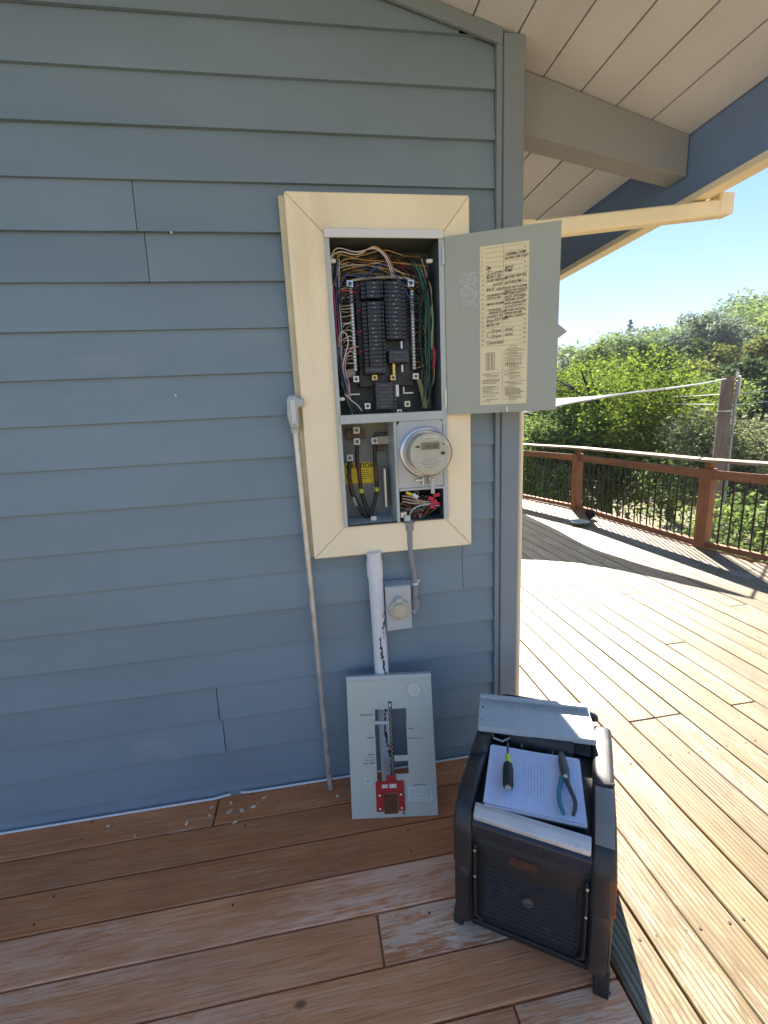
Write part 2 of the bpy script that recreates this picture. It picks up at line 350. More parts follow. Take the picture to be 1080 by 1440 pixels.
# ------------------------------------------------------------------ deck
deck = empty('deck', (1.5, 0, 0), kind='structure')
def board(x0, x1, y0, y1, z, m_, th=.035):
    bm = BM(); cup = random.uniform(-.001, .001)
    bx(bm, x0, x1, y0, y1, z - th + cup, z + cup, .003)
    return obj('deck_board', bm, m_, deck)
PIT = .1405
XS = .700                                              # seam between the two runs of boards
yedges = [0.012 - .1425 * i for i in range(0, 18)]
yedges[0] = .03; 
for i in range(17):
    y1 = yedges[i] - .0025; y0 = yedges[i + 1] + .0025
    js = {0: [-.485, -2.4], 1: [-2.9], 2: [-1.9], 3: [-2.6], 4: [.086, -2.3], 5: [-1.7], 6: [.40, -2.0], 7: [-.9], 8: [.1], 9: [-1.4]}.get(i, [random.uniform(-2, .3)])
    e = [XS - .003] + js + [-4.2]
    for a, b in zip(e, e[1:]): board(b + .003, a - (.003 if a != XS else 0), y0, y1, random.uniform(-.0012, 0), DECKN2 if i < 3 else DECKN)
jy = {4: [.052, 4.1], 6: [.648, -1.8], 5: [.052 + 1.9, -2.4], 9: [.05], 10: [.644, 5.2], 11: [3.1], 7: [2.9], 8: [-1.2, 3.8], 3: [3.3, -1.6], 2: [-.9, 2.2], 12: [1.8], 15: [2.5], 18: [1.2, 4.6]}
jy = {}
for k in range(23): jy[k] = sorted({3: [.052, 3.6], 4: [3.3], 5: [.052, 2.1], 6: [.052, 4.4], 8: [-1.1, 3.9], 9: [.052], 10: [.644], 11: [3.1], 7: [2.9], 2: [2.2, -1.9]}.get(k, [random.uniform(-1.5, 4.5)]))
def xmax(y): return 3.98 if y < 4.3 else 3.98 - (y - 4.3) * .28
for k in range(23):
    x0 = XS + k * PIT + .0025; x1 = x0 + PIT - .005
    ytop = 9.5 if x1 < 3.0 else 4.35 + (3.98 - x1) / .28
    ytop = min(ytop, 9.5)
    lo = 0.0 if False else -3.5
    e = [lo] + [j for j in jy[k] if lo < j < ytop] + [ytop]
    for a, b in zip(e, e[1:]): board(x0, x1, a + .0025, b - .0025, random.uniform(-.0012, 0), DECKF)
# extra run outside x = 3.93 towards the near right corner
for k in range(23, 27):
    x0 = XS + k * PIT + .0025; x1 = x0 + PIT - .005
    board(x0, x1, -3.5, 2.25 - (x1 - 3.93) / .28, 0, DECKF)
bm = BM()
for y in (-3.2, -2.6, -2, -1.4, -.8, -.2, .4, 1, 1.6, 2.2, 2.8, 3.4, 4, 5, 6, 7, 8): bx(bm, .55, 3.3, y, y + .04, -.22, -.038)
for x in (-4, -3.4, -2.8, -2.2, -1.6, -1.0, -.4, .2, .62): bx(bm, x, x + .04, -2.4, .0, -.22, -.0385)
obj('joist', bm, DECKN2, deck)
# nail heads on the sunlit boards
bm = BM()
for k in range(23):
    for y in [-2, -1.4, -.8, -.2, .4, 1, 1.6, 2.2, 2.8, 3.4, 4]:
        for f in (.025, .115):
            x = XS + k * PIT + f + random.uniform(-.004, .004); yy = y + .02 + random.uniform(-.006, .006)
            lathe(bm, [(.0042, -.002), (.0042, .0006)], Matrix.Translation((x, yy, 0)), 6)
for i in range(16):
    yc_ = (yedges[i] + yedges[i + 1]) / 2
    for x in (-3.98, -3.38, -2.78, -2.18, -1.58, -.98, -.38, .22, .64):
        for f in (-.04, .04) if random.random() < .5 else ((.04,) if random.random() < .4 else ()): lathe(bm, [(.0036, -.002), (.0036, .0006)], Matrix.Translation((x + .02 + random.uniform(-.01, .01), yc_ + f + random.uniform(-.006, .006), 0)), 6)
tag(obj('nail_head', bm, mat('rusty_nail', (.05, .035, .03), .7), deck), kind='stuff')
# ================================================================== HOUSE
house = empty('house', (-2, 3, 0), label='blue grey house with lap siding and a deep pale boarded eave over the deck', cat='house')
SL = .26                                               # roof slope
def soff_z(x): return 2.677 - SL * (x - .767)
def siding_board(x0, x1, z0, z1, clip=False, bulge=None, lift=0.):
    bm = BM(); n = max(2, int((x1 - x0) / .12)); rows = []
    for i in range(n + 1):
        x = x0 + (x1 - x0) * i / n
        wv = .0030 * noise.noise(Vector((x * 1.3, z0 * 7, 1))); wz = .0026 * noise.noise(Vector((x * .9, z0 * 5, 9)))
        if bulge: wv += -bulge[1] * math.exp(-((x - bulge[0]) / .10) ** 2)
        zt = z1 + .012
        xb = xt = x
        if clip and i == n:
            xb = min(x, .6925, .767 - (z0 - 2.686) / SL); xt = min(x, .6925, .767 - (zt - 2.686) / SL)
        rows.append([bm.verts.new(p) for p in ((xb, 0 + wv - lift, z0 + wz), (xt, .0145 + wv * .3, zt), (xt, .021, zt), (xb, .012 + wv, z0 + wz))])
    for a, b in zip(rows, rows[1:]):
        for k in range(4): bm.faces.new((a[k], b[k], b[(k + 1) % 4], a[(k + 1) % 4]))
    bm.faces.new(rows[0]); bm.faces.new(rows[-1][::-1])
    bmesh.ops.recalc_face_normals(bm, faces=bm.faces)
    return obj('siding_board', bm, SIDING, house, smooth=True)
XL = -4.2
for k in range(0, 24):
    z0 = .064 + .145 * k; z1 = z0 + .145
    right = .6925; clip = z1 > 2.66
    if clip: right = min(.6925, .767 - (z0 - 2.686) / SL)
    if right < XL + .5: break
    js = []
    if k == 14: js = [(-.481, .0)]
    if k == 13: js = [(-.466, .0)]
    if k == 2: js = [(-.441, .0)]
    if k == 1: js = [(-.434, .0)]
    if k in (5, 6): js = [(.563, 0)]
    if k in (19, 8, 11, 3, 17): js = [(-1.9 - .1 * k, 0)]
    e = [XL] + [j[0] for j in js] + [right]
    if z1 > 1.09 and z0 < 2.09: e = e[:-1] + [.055, None, .525, right]      # boards stop at the cabinet let into the wall
    for a, b in zip(e, e[1:]):
        if a is None or b is None: continue
        bl = (js[0][0], .006) if (k in (1, 2, 13, 14) and a == XL) else None
        siding_board(a + .001, b - .001, z0, z1, clip and b == right, bl, .004 if (k in (13, 14) and a != XL) else 0)
siding_board(XL, .6925, -.10, .064, bulge=(-.40, .010))
# sheathing behind the boards and the body of the house
bm = BM(); 
prism(bm, [(XL - 3, -.3), (.76, -.3), (.76, 2.60), (XL - 3, 2.60 + SL * (.76 - XL + 3))], .024, 9.5, 'y'); 
hw = obj('wall', bm, mat('house_core', (.13, .16, .19), .7), house)
# cut the panel recess: a boolean keeps the sheathing behind the open enclosure clear
bm = BM(); bx(bm, .085, .505, -.1, .16, 1.09, 2.09); cut = obj('recess', bm, DARK)
md = hw.modifiers.new('b', 'BOOLEAN'); md.operation = 'DIFFERENCE'; md.solver = 'EXACT'
hw_me = None
# (applied at the end)
# corner trim
bm = BM(); bx(bm, .6935, .7135, -.010, .022, -.02, soff_z(.70) - .01, .0015); obj('corner_bead', bm, TRIMG, house)
bm = BM(); bx(bm, .715, .787, -.018, .022, -.02, soff_z(.787) + .004, .0025); obj('corner_board', bm, TRIMG, house)
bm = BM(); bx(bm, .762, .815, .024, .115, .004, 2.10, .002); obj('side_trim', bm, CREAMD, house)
bm = BM(); bx(bm, .7605, .781, .117, 9.4, -.2, 2.62); obj('side_wall', bm, SIDING, house)
# frieze along the roof slope
bm = BM(); a = .712; b_ = XL
prism(bm, [(a, soff_z(a) - .002), (a, soff_z(a) - .046), (b_, soff_z(b_) - .046), (b_, soff_z(b_) - .002)], -.014, .0, 'y', .002); obj('frieze_board', bm, TRIMG, house)
# base flashing, lifted in the middle
bm = BM(); tube(bm, [(XL, -.006, .008), (-1.2, -.006, .006), (-.7, -.007, .006), (-.50, -.010, .008), (-.435, -.016, .022)], .0042, 6)
obj('base_bead', bm, WHITEP, house)
bm = BM(); tube(bm, [(-.395, -.016, .022), (-.36, -.009, .012), (-.1, -.007, .008), (.3, -.006, .006), (.69, -.006, .006)], .0042, 6)
obj('base_bead', bm, WHITEP, house)
# paint specks / fasteners on the siding
for (px, py) in ((241, 327), (620, 30), (247, 556)):
    p = on_y(px, py, -.002); bm = BM(); lathe(bm, [(.0035, -.001), (.0035, .002), (.001, .003)], Matrix.Translation(p) @ Matrix.Rotation(math.pi / 2, 4, 'X'), 8); obj('nail', bm, WHITEP, house)
# roof
roof = link('roof', None, house, Matrix.Identity(4)); 
seam = .76; xsb = [1.513]
edges = [1.513, 1.349, 1.202, 1.060, .914, .763] + [.763 - .15 * i for i in range(1, 32)]
for a, b in zip(edges, edges[1:]):
    x1 = a - .003; x0 = b + .003
    bm = BM(); ya = -1.25; yb = 9.8
    dz = random.uniform(-.001, .001)
    prism(bm, [(x0, soff_z(x0) + dz), (x0 + .004, soff_z(x0) - .0 + dz), (x1, soff_z(x1) + dz), (x1, soff_z(x1) + .02), (x0, soff_z(x0) + .02)], ya, yb, 'y')
    obj('soffit_board', bm, SOFF, roof)
bm = BM(); prism(bm, [(-4.6, soff_z(-4.6) + .022), (1.56, soff_z(1.56) + .022), (1.56, soff_z(1.56) + .06), (-4.6, soff_z(-4.6) + .06)], -1.3, 9.85, 'y'); obj('shingle_layer', bm, ROOFS, roof)
bm = BM(); bx(bm, 1.515, 1.542, -1.29, 9.84, 2.262, soff_z(1.515) + .018, .002); obj('fascia', bm, FASC, roof)
bm = BM(); prism(bm, [(1.500, 2.236), (1.556, 2.236), (1.556, 2.262), (1.500, 2.262)], -1.29, 9.84, 'y', .002); obj('drip_edge', bm, CREAM, roof)
# gutter (hollow K profile)
bm = BM(); prism(bm, [(1.558, 2.262), (1.615, 2.262), (1.632, 2.29), (1.632, 2.32), (1.648, 2.345), (1.648, 2.352), (1.640, 2.352), (1.626, 2.322), (1.626, 2.292), (1.611, 2.268), (1.562, 2.268), (1.562, 2.35), (1.558, 2.35)], -1.29, 9.84, 'y'); obj('gutter', bm, CREAM, roof)
# beam / outrigger carrying the eave
pA = on_y(728, 180, .10); pB = on_y(966, 249, .10)
bm = BM(); xb0 = .79; xb1 = 1.511; zb = lambda x: 2.468 + (x - .80) * (2.342 - 2.468) / (1.511 - .80)
t = [(xb0, zb(xb0)), (xb1, zb(xb1)), (xb1, soff_z(xb1) - .002), (xb0, soff_z(xb0) - .002)]
prism(bm, t, .10, .195, 'y', .003); obj('rafter_beam', bm, BEAMP, house)
# downspout crossing back to the wall
ds = link('downspout', None, house, Matrix.Identity(4))
def rect_run(P0, P1, wy, wz, m_, name='pipe_run'):
    P0 = Vector(P0); P1 = Vector(P1); d = P1 - P0; rot = frame_rot(d, (0, 1, 0)); M_ = Matrix.Translation(P0) @ rot.to_4x4()
    bm = BM(); bx(bm, 0, d.length, -wy / 2, wy / 2, -wz / 2, wz / 2, .006, M_); return obj(name, bm, m_, ds)
rect_run((1.628, .055, 2.212), (.835, .085, 2.135), .055, .055, CREAM)
bm = BM(); bx(bm, 1.60, 1.665, .025, .085, 2.187, 2.262, .006); obj('elbow', bm, CREAM, ds)
bm = BM(); bx(bm, .818, .872, .118, .175, .05, 2.165, .006); bx(bm, .815, .875, .055, .175, 2.10, 2.17, .006); obj('vertical_run', bm, CREAM, ds)
bm = BM()
for i in range(7): 
    t_ = i / 6; tube(bm, [(.835 + .005 * math.sin(i), .045, 2.14 - .018 * i), (.838, .043, 2.14 - .018 * (i + .8))], .0035, 6)
obj('chain', bm, BRASS, ds)
# ================================================================== RAILING
rail = empty('deck_railing', (3.9, 2.3, 0), label='red cedar deck railing with black round balusters and a pale cap rail', cat='railing')
PTS = [(3.38, 5.78), (3.77, 4.35), (3.91, 2.29), (4.15, 1.45), (4.4, .5), (4.5, -1.0), (4.5, -3.4)]
PTS = [(2.6, 8.6)] + PTS
def seg_box(name, a, b, wd, z0, z1, m_, off=0., ext=0.):
    a = Vector((*a, 0)); b = Vector((*b, 0)); d = (b - a).normalized(); rot = frame_rot(Vector((-d.y, d.x, 0)) * -1, d)
    M_ = Matrix.Translation(a) @ rot.to_4x4(); bm = BM(); L_ = (b - a).length
    bx(bm, off - wd / 2, off + wd / 2, -ext, L_ + ext, z0, z1, .003)
    t_ = WM[rail] @ Matrix.Identity(4)
    bm2 = bm; me = bpy.data.meshes.new(name); bm2.to_mesh(me); bm2.free(); me.materials.append(m_)
    return link(name, me, rail, WM[rail].inverted() @ M_)
for i, (a, b) in enumerate(zip(PTS, PTS[1:])):
    va = Vector(a); vb = Vector(b); d = (vb - va).normalized()
    a2 = va + d * .052; b2 = vb - d * .052
    seg_box('lower_rail', a2, b2, .04, .715, .80, RAILW)
    seg_box('cap_rail', va, vb, .155, .885, .912, CAPW, 0, .008)
    seg_box('base_rail', a2, b2, .05, .012, .065, RAILW, .0)
    seg_box('base_rail', a2, b2, .02, -.16, .011, RAILW, .06)
    n = max(3, int(round((b2 - a2).length / .0985)))
    for k in range(1, n):
        p = a2 + (b2 - a2) * (k / n)
        bm = BM(); tube(bm, [(p.x, p.y, .065), (p.x, p.y, .716)], .0085, 8); obj('baluster', bm, IRON, rail, smooth=True)
for (x, y), nx in zip(PTS[1:6], PTS[2:7]):
    a_ = math.atan2(nx[1] - y, nx[0] - x) + math.pi / 2; Mz = Matrix.Translation((x, y, 0)) @ Matrix.Rotation(a_, 4, 'Z')
    bm = BM(); bx(bm, -.055, .055, -.055, .055, -1.2 if False else -.30, .815, .004, Mz)
    po = obj('post', bm, RAILX, rail)
    bm = BM(); bx(bm, -.03, .03, -.03, .03, .815, .886, .003, Mz); obj('spacer_block', bm, RAILX, po)
# ================================================================== ELECTRICAL PANEL
YF = -.045
panel = empty('electrical_service_panel', (.285, 0, 1.59), label='open grey electrical service panel full of black breakers and wires in a cream timber surround', cat='electrical panel')
X0, X1, Z0, Z1 = -.022, .583, .990, 2.197; ix0, ix1, iz0, iz1 = .100, .480, 1.103, 2.072
def trim_piece(poly):
    bm = BM(); prism(bm, poly, YF, -.004, 'y', .003); return obj('trim_board', bm, CREAM, panel)
g = .0008
trim_piece([(X0, Z0 + g), (X0, Z1 - g), (ix0, iz1 - g), (ix0, iz0 + g)])
trim_piece([(X1, Z0 + g), (X1, Z1 - g), (ix1, iz1 - g), (ix1, iz0 + g)])
trim_piece([(X0 + g, Z1), (X1 - g, Z1), (ix1 - g, iz1), (ix0 + g, iz1)])
trim_piece([(X0 + g, Z0), (X1 - g, Z0), (ix1 - g, iz0), (ix0 + g, iz0)])
OLIVE = mat('aged_cream_edge_paint', (.58, .51, .33), .6, var=.15, vs=14)
bm = BM(); bx(bm, X0 - .020, X0 + .004, -.026, -.001, Z0 + .003, Z1 - .004, .003); obj('backing_strip', bm, OLIVE, panel)
# enclosure: one folded tub with open front
YB = .105
bm = BM(); T = .003
bx(bm, ix0, ix1, YB, YB + T, iz0, iz1)
bx(bm, ix0, ix0 + T, YF - .008, YB, iz0, iz1); bx(bm, ix1 - T, ix1, YF - .008, YB, iz0, iz1)
bx(bm, ix0 + T, ix1 - T, YF - .008, YB, iz1 - T, iz1); bx(bm, ix0 + T, ix1 - T, YF - .008, YB, iz0, iz0 + T)
encl = obj('enclosure', bm, PINT, panel)
bm = BM(); e_ = .008
bx(bm, ix0 - .004, ix0 + .009, YF - .012, YF - .009, iz0 + .001, iz1, .0008); bx(bm, ix1 - .009, ix1 + .010, YF - .012, YF - .009, iz0 + .001, iz1, .0008)
obj('side_flange', bm, PLITE, panel)
bm = BM(); bx(bm, ix0 - .006, ix1 + .006, YF - .020, YF - .0125, iz1 - .012, iz1 + .014, .0015); obj('rain_hood', bm, WHITEP, panel)
# divider between breaker bay and meter bay
bm = BM(); bx(bm, ix0 + .004, ix1 - .004, YF - .018, YF - .0125, 1.472, 1.503, .002); bx(bm, ix0 + .004, ix1 - .004, YF - .012, YB, 1.487, 1.492)
obj('divider', bm, PLITE, panel)
for x in (.13, .19, .26, .33, .40, .455):
    bm = BM(); lathe(bm, [(.0035, 0), (.003, .002), (.0005, .0025)], Matrix.Translation((x, YF - .018, 1.495)) @ Matrix.Rotation(math.pi / 2, 4, 'X'), 8); obj('screw', bm, GALV, panel)
bm = BM(); bx(bm, .292, .303, YF - .016, YB, iz0 + .004, 1.4715, .001); obj('bay_partition', bm, PLITE, panel)
# backplate
bm = BM(); bx(bm, .125, .455, .094, .1035, 1.51, 2.0); obj('backplate', bm, mat('dark_green_backplate', (.055, .07, .065), .5, var=.15), panel)
def PZ(px, py, y=.0): return on_y(px, py, y)
# breakers ---------------------------------------------------------
def breaker_mesh(flip, wd=.076, h=.0186, poles=1):
    s = -1 if flip else 1
    bm = BM(); bx(bm, 0, s * wd, -.002, .05, 0, h, .0012) if s > 0 else bx(bm, s * wd, 0, -.002, .05, 0, h, .0012)
    a, b = sorted((s * (wd + .0005), s * (wd + .028))); bx(bm, a, b, .012, .05, .001, h - .001, .001)
    return bm
def handle_mesh(flip):
    s = -1 if flip else 1
    bm = BM(); a, b = sorted((s * -.001, s * -.017)); bx(bm, a, b, -.004, .03, .002, .0166, .0015)
    a, b = sorted((s * -.006, s * -.011)); bx(bm, a, b, -.012, -.003, .004, .0145, .001)
    return bm
def finish_mesh(bm, m_, name):
    me = bpy.data.meshes.new(name); bm.to_mesh(me); bm.free(); me.materials.append(m_); return me
brm = [finish_mesh(breaker_mesh(f), BLACK, 'breaker') for f in (False, True)]
hdm = [finish_mesh(handle_mesh(f), BLACKH, 'handle') for f in (False, True)]
mk = finish_mesh(bx(BM(), -.006, .006, -.0025, -.0018, .006, .012), mat('pale_rating_print', (.22, .24, .28), .6), 'rating_print')
def put_breaker(x, z, flip, lab=None):
    i = 1 if flip else 0
    # body extends away from the centre line: left column bodies go left
    b = link('breaker', brm[i], panel, WM[panel].inverted() @ Matrix.Translation((x, 0, z)) @ Matrix.Diagonal((.62, 1, PB / .0195, 1)))
    link('handle', hdm[i], b, Matrix.Identity(4))
    if random.random() < .8: link('rating_print', mk, b, Matrix.Translation(((-1 if flip else 1) * random.uniform(.03, .05), 0, 0)))
PB = .01375
zt = PZ(540, 395).z
xc = PZ(541, 450).x
PB = .01375
xl = xc - .0125; xr = xc + .0135
for i in range(21):
    if i == 4: continue
    z = zt - (i + 1) * PB * .985 + (.003 if i > 4 else 0)
    put_breaker(xl, z, True)
for i in range(14): put_breaker(xr, zt - (i + 1) * PB * .985, False)
# large two pole breaker, right column, lower
def big_breaker(x0, x1, z0, z1, nm='breaker', handles=2, y=-.004):
    bm = BM(); bx(bm, x0, x1, y, .05, z0, z1, .003); b = obj(nm, bm, mat('charcoal_breaker_plastic', (.045, .048, .052), .45, var=.12), panel)
    bm = BM(); n = handles
    for k in range(n): zz = z0 + (z1 - z0) * (k + .25) / n; bx(bm, x0 + .012, x1 - .012, y - .004, y, zz, zz + (z1 - z0) * .5 / n, .0015)
    obj('handle', bm, BLACKH, b); return b
a = PZ(547, 511); b2_ = PZ(575, 491)
big_breaker(a.x, b2_.x, a.z, b2_.z)
a = PZ(513, 526); b2_ = PZ(543, 515); big_breaker(a.x, b2_.x, a.z, b2_.z, handles=1)
a = PZ(529, 577); b2_ = PZ(552, 537); mb = big_breaker(a.x, b2_.x, a.z, b2_.z, 'main_breaker', 4, -.010)
bm = BM()
for k in range(7): zz = a.z + .006 + k * .0125; bx(bm, b2_.x + .001, b2_.x + .012, -.002, .04, zz, zz + .009, .001)
obj('side_pole', bm, BLACKH, mb)
# black cradle behind the breakers with rails and the grey tie bar
bm = BM(); a = PZ(494, 530, .05); b2_ = PZ(590, 392, .05); bx(bm, a.x + .03, b2_.x - .03, .052, .09, 1.60, b2_.z, .002); obj('breaker_cradle', bm, BLACK, panel)
bm = BM(); tube(bm, [PZ(491, 400, .02), PZ(497, 394, .02), PZ(520, 391, .02), PZ(560, 390, .02), PZ(576, 393, .02), PZ(582, 400, .02)], .0045, 6, n=3); obj('tie_bar', bm, GALV, panel, smooth=True)
# neutral bars with screws
def neutral(pa, pb, nscr):
    A = PZ(*pa, .035); B = PZ(*pb, .035); d = B - A
    bm = BM(); xm = (A.x + B.x) / 2; bx(bm, xm - .007, xm + .007, .03, .045, B.z, A.z, .001); o = obj('neutral_bar', bm, mat('dull_aluminium_bar', (.24, .235, .215), .45, .5, var=.25, vs=60), panel)
    sm = finish_mesh(lathe(BM(), [(.0042, 0), (.0036, .003), (.0006, .0032)], Matrix.Rotation(math.pi / 2, 4, 'X'), 8), GALV2, 'terminal_screw')
    for k in range(nscr): link('terminal_screw', sm, o, WM[o].inverted() @ Matrix.Translation((xm, .03, B.z + (A.z - B.z) * (k + .5) / nscr)))
    return xm, A.z, B.z
nl = neutral((494, 404), (499, 522), 26); nr = neutral((579, 408), (582, 520), 24)
# mounting ears, lugs
def lug(px, py, y=.01, s=.022, m_=None, cyl=True):
    p = PZ(px, py, y); bm = BM(); bx(bm, p.x - s / 2, p.x + s / 2, y, y + .03, p.z - s / 2, p.z + s / 2, .0015)
    o = obj('lug', bm, m_ or GALV2, panel)
    bm = BM(); lathe(bm, [(s * .30, 0), (s * .30, .0012), (s * .12, .0014)], Matrix.Translation((p.x, y, p.z)) @ Matrix.Rotation(math.pi / 2, 4, 'X'), 10); obj('lug_screw', bm, STEELD, o)
    return p
for q in ((501, 533), (585, 529), (517, 571), (573, 568)): lug(*q)
for q in ((527, 531), (553, 531)): lug(*q, m_=BRASS, s=.02)
lug(562, 579, -.02, .018); lug(492, 399, .015, .024); lug(578, 398, .015, .024)
bm = BM(); a = PZ(556, 553, .0); bx(bm, a.x, a.x + .014, 0, .03, a.z - .012, a.z + .03, .002); obj('bus_tab', bm, WHITEP, panel)
bm = BM(); a = PZ(552, 526, .02); bx(bm, a.x, a.x + .010, .015, .03, a.z - .004, a.z + .04, .001); obj('bus_tab', bm, BRASS, panel)
for (px, py) in ((565, 485), (566, 518)):
    bm = BM(); a = PZ(px, py, .0); bx(bm, a.x - .004, a.x + .004, 0, .02, a.z - .014, a.z + .014, .002); obj('bus_stab', bm, CHROME, panel)
bm = BM(); a = PZ(484, 526, .04); bx(bm, a.x, a.x + .04, .03, .05, a.z - .013, a.z + .012, .001); obj('bar_bracket', bm, mat('taupe_steel', (.28, .25, .23), .5), panel)
for (px, py) in ((498, 551), (574, 549)):
    bm = BM(); a = PZ(px, py, .04); bx(bm, a.x - .02, a.x + .02, .04, .06, a.z - .012, a.z - .006, .001); bx(bm, a.x - .02, a.x - .014, .04, .06, a.z - .006, a.z + .014, .001); obj('mounting_foot', bm, GALV, panel)
for (px, py) in ((468, 366), (605, 366), (481, 561)):
    bm = BM(); a = PZ(px, py, YF); bx(bm, a.x - .012, a.x + .010, YF + .002, YF + .016, a.z - .006, a.z + .006, .003); obj('cable_clip', bm, WHITEP, panel)
# wires ------------------------------------------------------------
def wire(P, r, m_, name='wire', n=5, seg=5):
    bm = BM(); tube(bm, P, r, seg, n=n); return obj(name, bm, m_, panel, smooth=True)
def jit(a): return random.uniform(-a, a)
zT = iz1 - .02
# copper and yellowish wires crossing the top
for i in range(24):
    m_ = [COPPER, COPPER, COPPER, WIREW, COPPER, WIREB][i % 6]; y = random.uniform(.01, .085); z = random.uniform(1.965, 2.055)
    xa = random.uniform(.112, .135); xb2 = random.uniform(.36, .465)
    wire([(xa, y, z - random.uniform(.02, .10)), (xa + .03, y + jit(.01), z), (.22 + jit(.03), y + jit(.01), z + jit(.015)), (.30 + jit(.03), y + jit(.015), z + jit(.018)), (xb2, y + jit(.01), z - random.uniform(.0, .05))], random.uniform(.0011, .0019), m_)
for i in range(3):
    wire([(.112, -.012, 1.90 + .02 * i), (.113, -.012, 2.0 + .01 * i), (.135 + .01 * i, -.01, 2.045 - .01 * i), (.20, -.008, 2.035 - .008 * i), (.26, -.01, 2.045 + .004 * i), (.30 + .006 * i, 0, 2.02), (.325 + .006 * i, .02, 1.965)], .0019, WIREW if i < 2 else COPPER)
# dark red cables top right
for i in range(5): wire([(.30 + jit(.02), .07, zT), (.34 + jit(.02), .05, 2.02 + jit(.01)), (.39 + jit(.03), .04, 2.0 + jit(.015)), (.44, .05, 1.96 + jit(.02))], .0028, [WIRER, WIREB, WIRER, WIREB, mat('dark_red_cable', (.15, .02, .02), .5)][i])
# left gutter bundle
lm = [WIREB, WIREB, WIREW, WIREB, WIRER, WIREB, WIREU, WIREB, WIREW, WIREB]
for i in range(20):
    x = .112 + random.uniform(0, .028); y = random.uniform(.0, .08); m_ = lm[i % 10]
    wire([(x + .01, y, random.uniform(1.98, 2.04)), (x + jit(.006), y + jit(.01), 1.9), (x + jit(.006), y + jit(.01), 1.80), (x + jit(.006), y + jit(.01), 1.70), (x + .01 + jit(.008), y, 1.60), (x + .03 + jit(.012), y, random.uniform(1.50, 1.55))], random.uniform(.0016, .0026), m_)
# branches from left bundle to neutral bar and breakers
for i in range(26):
    z = nl[1] - .005 - (nl[1] - nl[2]) * i / 26; y = .018 + .03 * random.random()
    x = .115 + random.uniform(.0, .02)
    wire([(x, y + .02, z - random.uniform(.02, .05)), (x + .012, y, z - .006 + jit(.006)), ((x + nl[0]) / 2 + .01, y - .006, z + jit(.006)), (nl[0] - .004, .028, z)], .0017, [WIREW, WIREW, COPPER, WIREW, WIREB][i % 5], n=4)
for i in range(20):
    z = zt - (i + .5) * PB * .985 - (.0 if i < 4 else .014)
    wire([(xl - .066, .022, z), (xl - .080, .02 + jit(.006), z - .004), (nl[0] + .004 - jit(.004), .055, z - .012), (.13, .06 + jit(.01), z - .03 + jit(.015))], .0019, WIREB if i % 5 else WIRER, n=4)
for i in range(5):
    wire([(.195, .015, 1.925 - .01 * i), (.165, .0, 1.93 - .012 * i), (.135, .0, 1.925 - .01 * i), (.123, .01, 1.90 - .02 * i), (.12, .02, 1.80)], .0021, [WIREB, WIRER, WIREB, WIREB, WIREB][i])
# white, blue and pink loops at lower left
wire([(.122, -.01, 1.735), (.128, -.025, 1.775), (.146, -.03, 1.775), (.152, -.03, 1.745), (.138, -.03, 1.70), (.13, -.02, 1.66), (.143, -.01, 1.60), (.15, -.005, 1.56)], .0022, WIREW, n=7)
wire([(.19, -.005, 1.735), (.165, -.018, 1.728), (.145, -.025, 1.70), (.137, -.025, 1.66), (.148, -.015, 1.61), (.15, -.01, 1.57)], .002, mat('pink_wire_insulation', (.6, .30, .35), .5), n=6)
wire([(.118, -.01, 1.76), (.120, -.02, 1.71), (.135, -.02, 1.66), (.140, -.015, 1.60), (.155, 0, 1.56)], .0024, WIREU, n=6)
wire([(.115, -.01, 1.93), (.117, -.02, 1.86), (.116, -.02, 1.80), (.122, -.015, 1.74)], .0026, mat('magenta_wire_insulation', (.45, .05, .13), .45), n=6)
wire([(.132, -.02, 1.575), (.15, -.02, 1.555), (.175, -.01, 1.535), (.19, .0, 1.515)], .0024, WIREW, n=5)
wire([(.128, -.015, 1.60), (.15, -.01, 1.54), (.17, -.005, 1.512)], .003, WIREB, n=5); wire([(.122, -.01, 1.62), (.14, -.01, 1.55), (.155, -.005, 1.51)], .003, WIREG, n=5)
# right gutter bundle
rm_ = [WIREB, WIREG, WIREB, WIREB, WIREG, WIREB]
for i in range(30):
    x = .462 - random.uniform(0, .045); y = random.uniform(-.005, .08)
    wire([(x - .03, y, random.uniform(1.97, 2.03)), (x + jit(.008), y, 1.93), (x + jit(.008), y + jit(.01), 1.83), (x + jit(.01), y + jit(.01), 1.73), (x + jit(.01), y + jit(.01), 1.63), (x - .01 + jit(.016), y, random.uniform(1.50, 1.56))], random.uniform(.0015, .0024), rm_[i % 6] if i % 9 else COPPER)
for i in range(22):
    z = nr[1] - (nr[1] - nr[2]) * i / 22; wire([(nr[0] + .005, .03, z), (nr[0] + .02, .02, z + jit(.008)), (.43 + jit(.01), .03, z + jit(.02)), (.445, .04, z - .04 + jit(.02))], .0015, [COPPER, WIREB, WIREG, WIREB][i % 4], n=4)
for i in range(14):
    z = zt - (i + .5) * PB; wire([(xr + .066, .02, z), (xr + .082, .03, z - .003), (.41, .05, z - .02 + jit(.02)), (.44, .06, z - .05)], .0019, WIREB, n=4)
for i in range(6): wire([(.385, .0, 1.90 - i * .008), (.41, -.01, 1.895 - i * .01), (.44, -.01, 1.92 + i * .004), (.452, 0, 1.97 + i * .006)], .0018, WIREB, n=5)
wire([(.452, -.012, 1.86), (.456, -.02, 1.81), (.450, -.02, 1.76), (.452, -.012, 1.72)], .0032, mat('pale_green_wire', (.20, .36, .22), .5), n=6)
wire([(.455, -.01, 1.735), (.460, -.022, 1.70), (.456, -.012, 1.655)], .0044, mat('crimson_tape', (.45, .01, .06), .5), 'taped_splice', n=5)
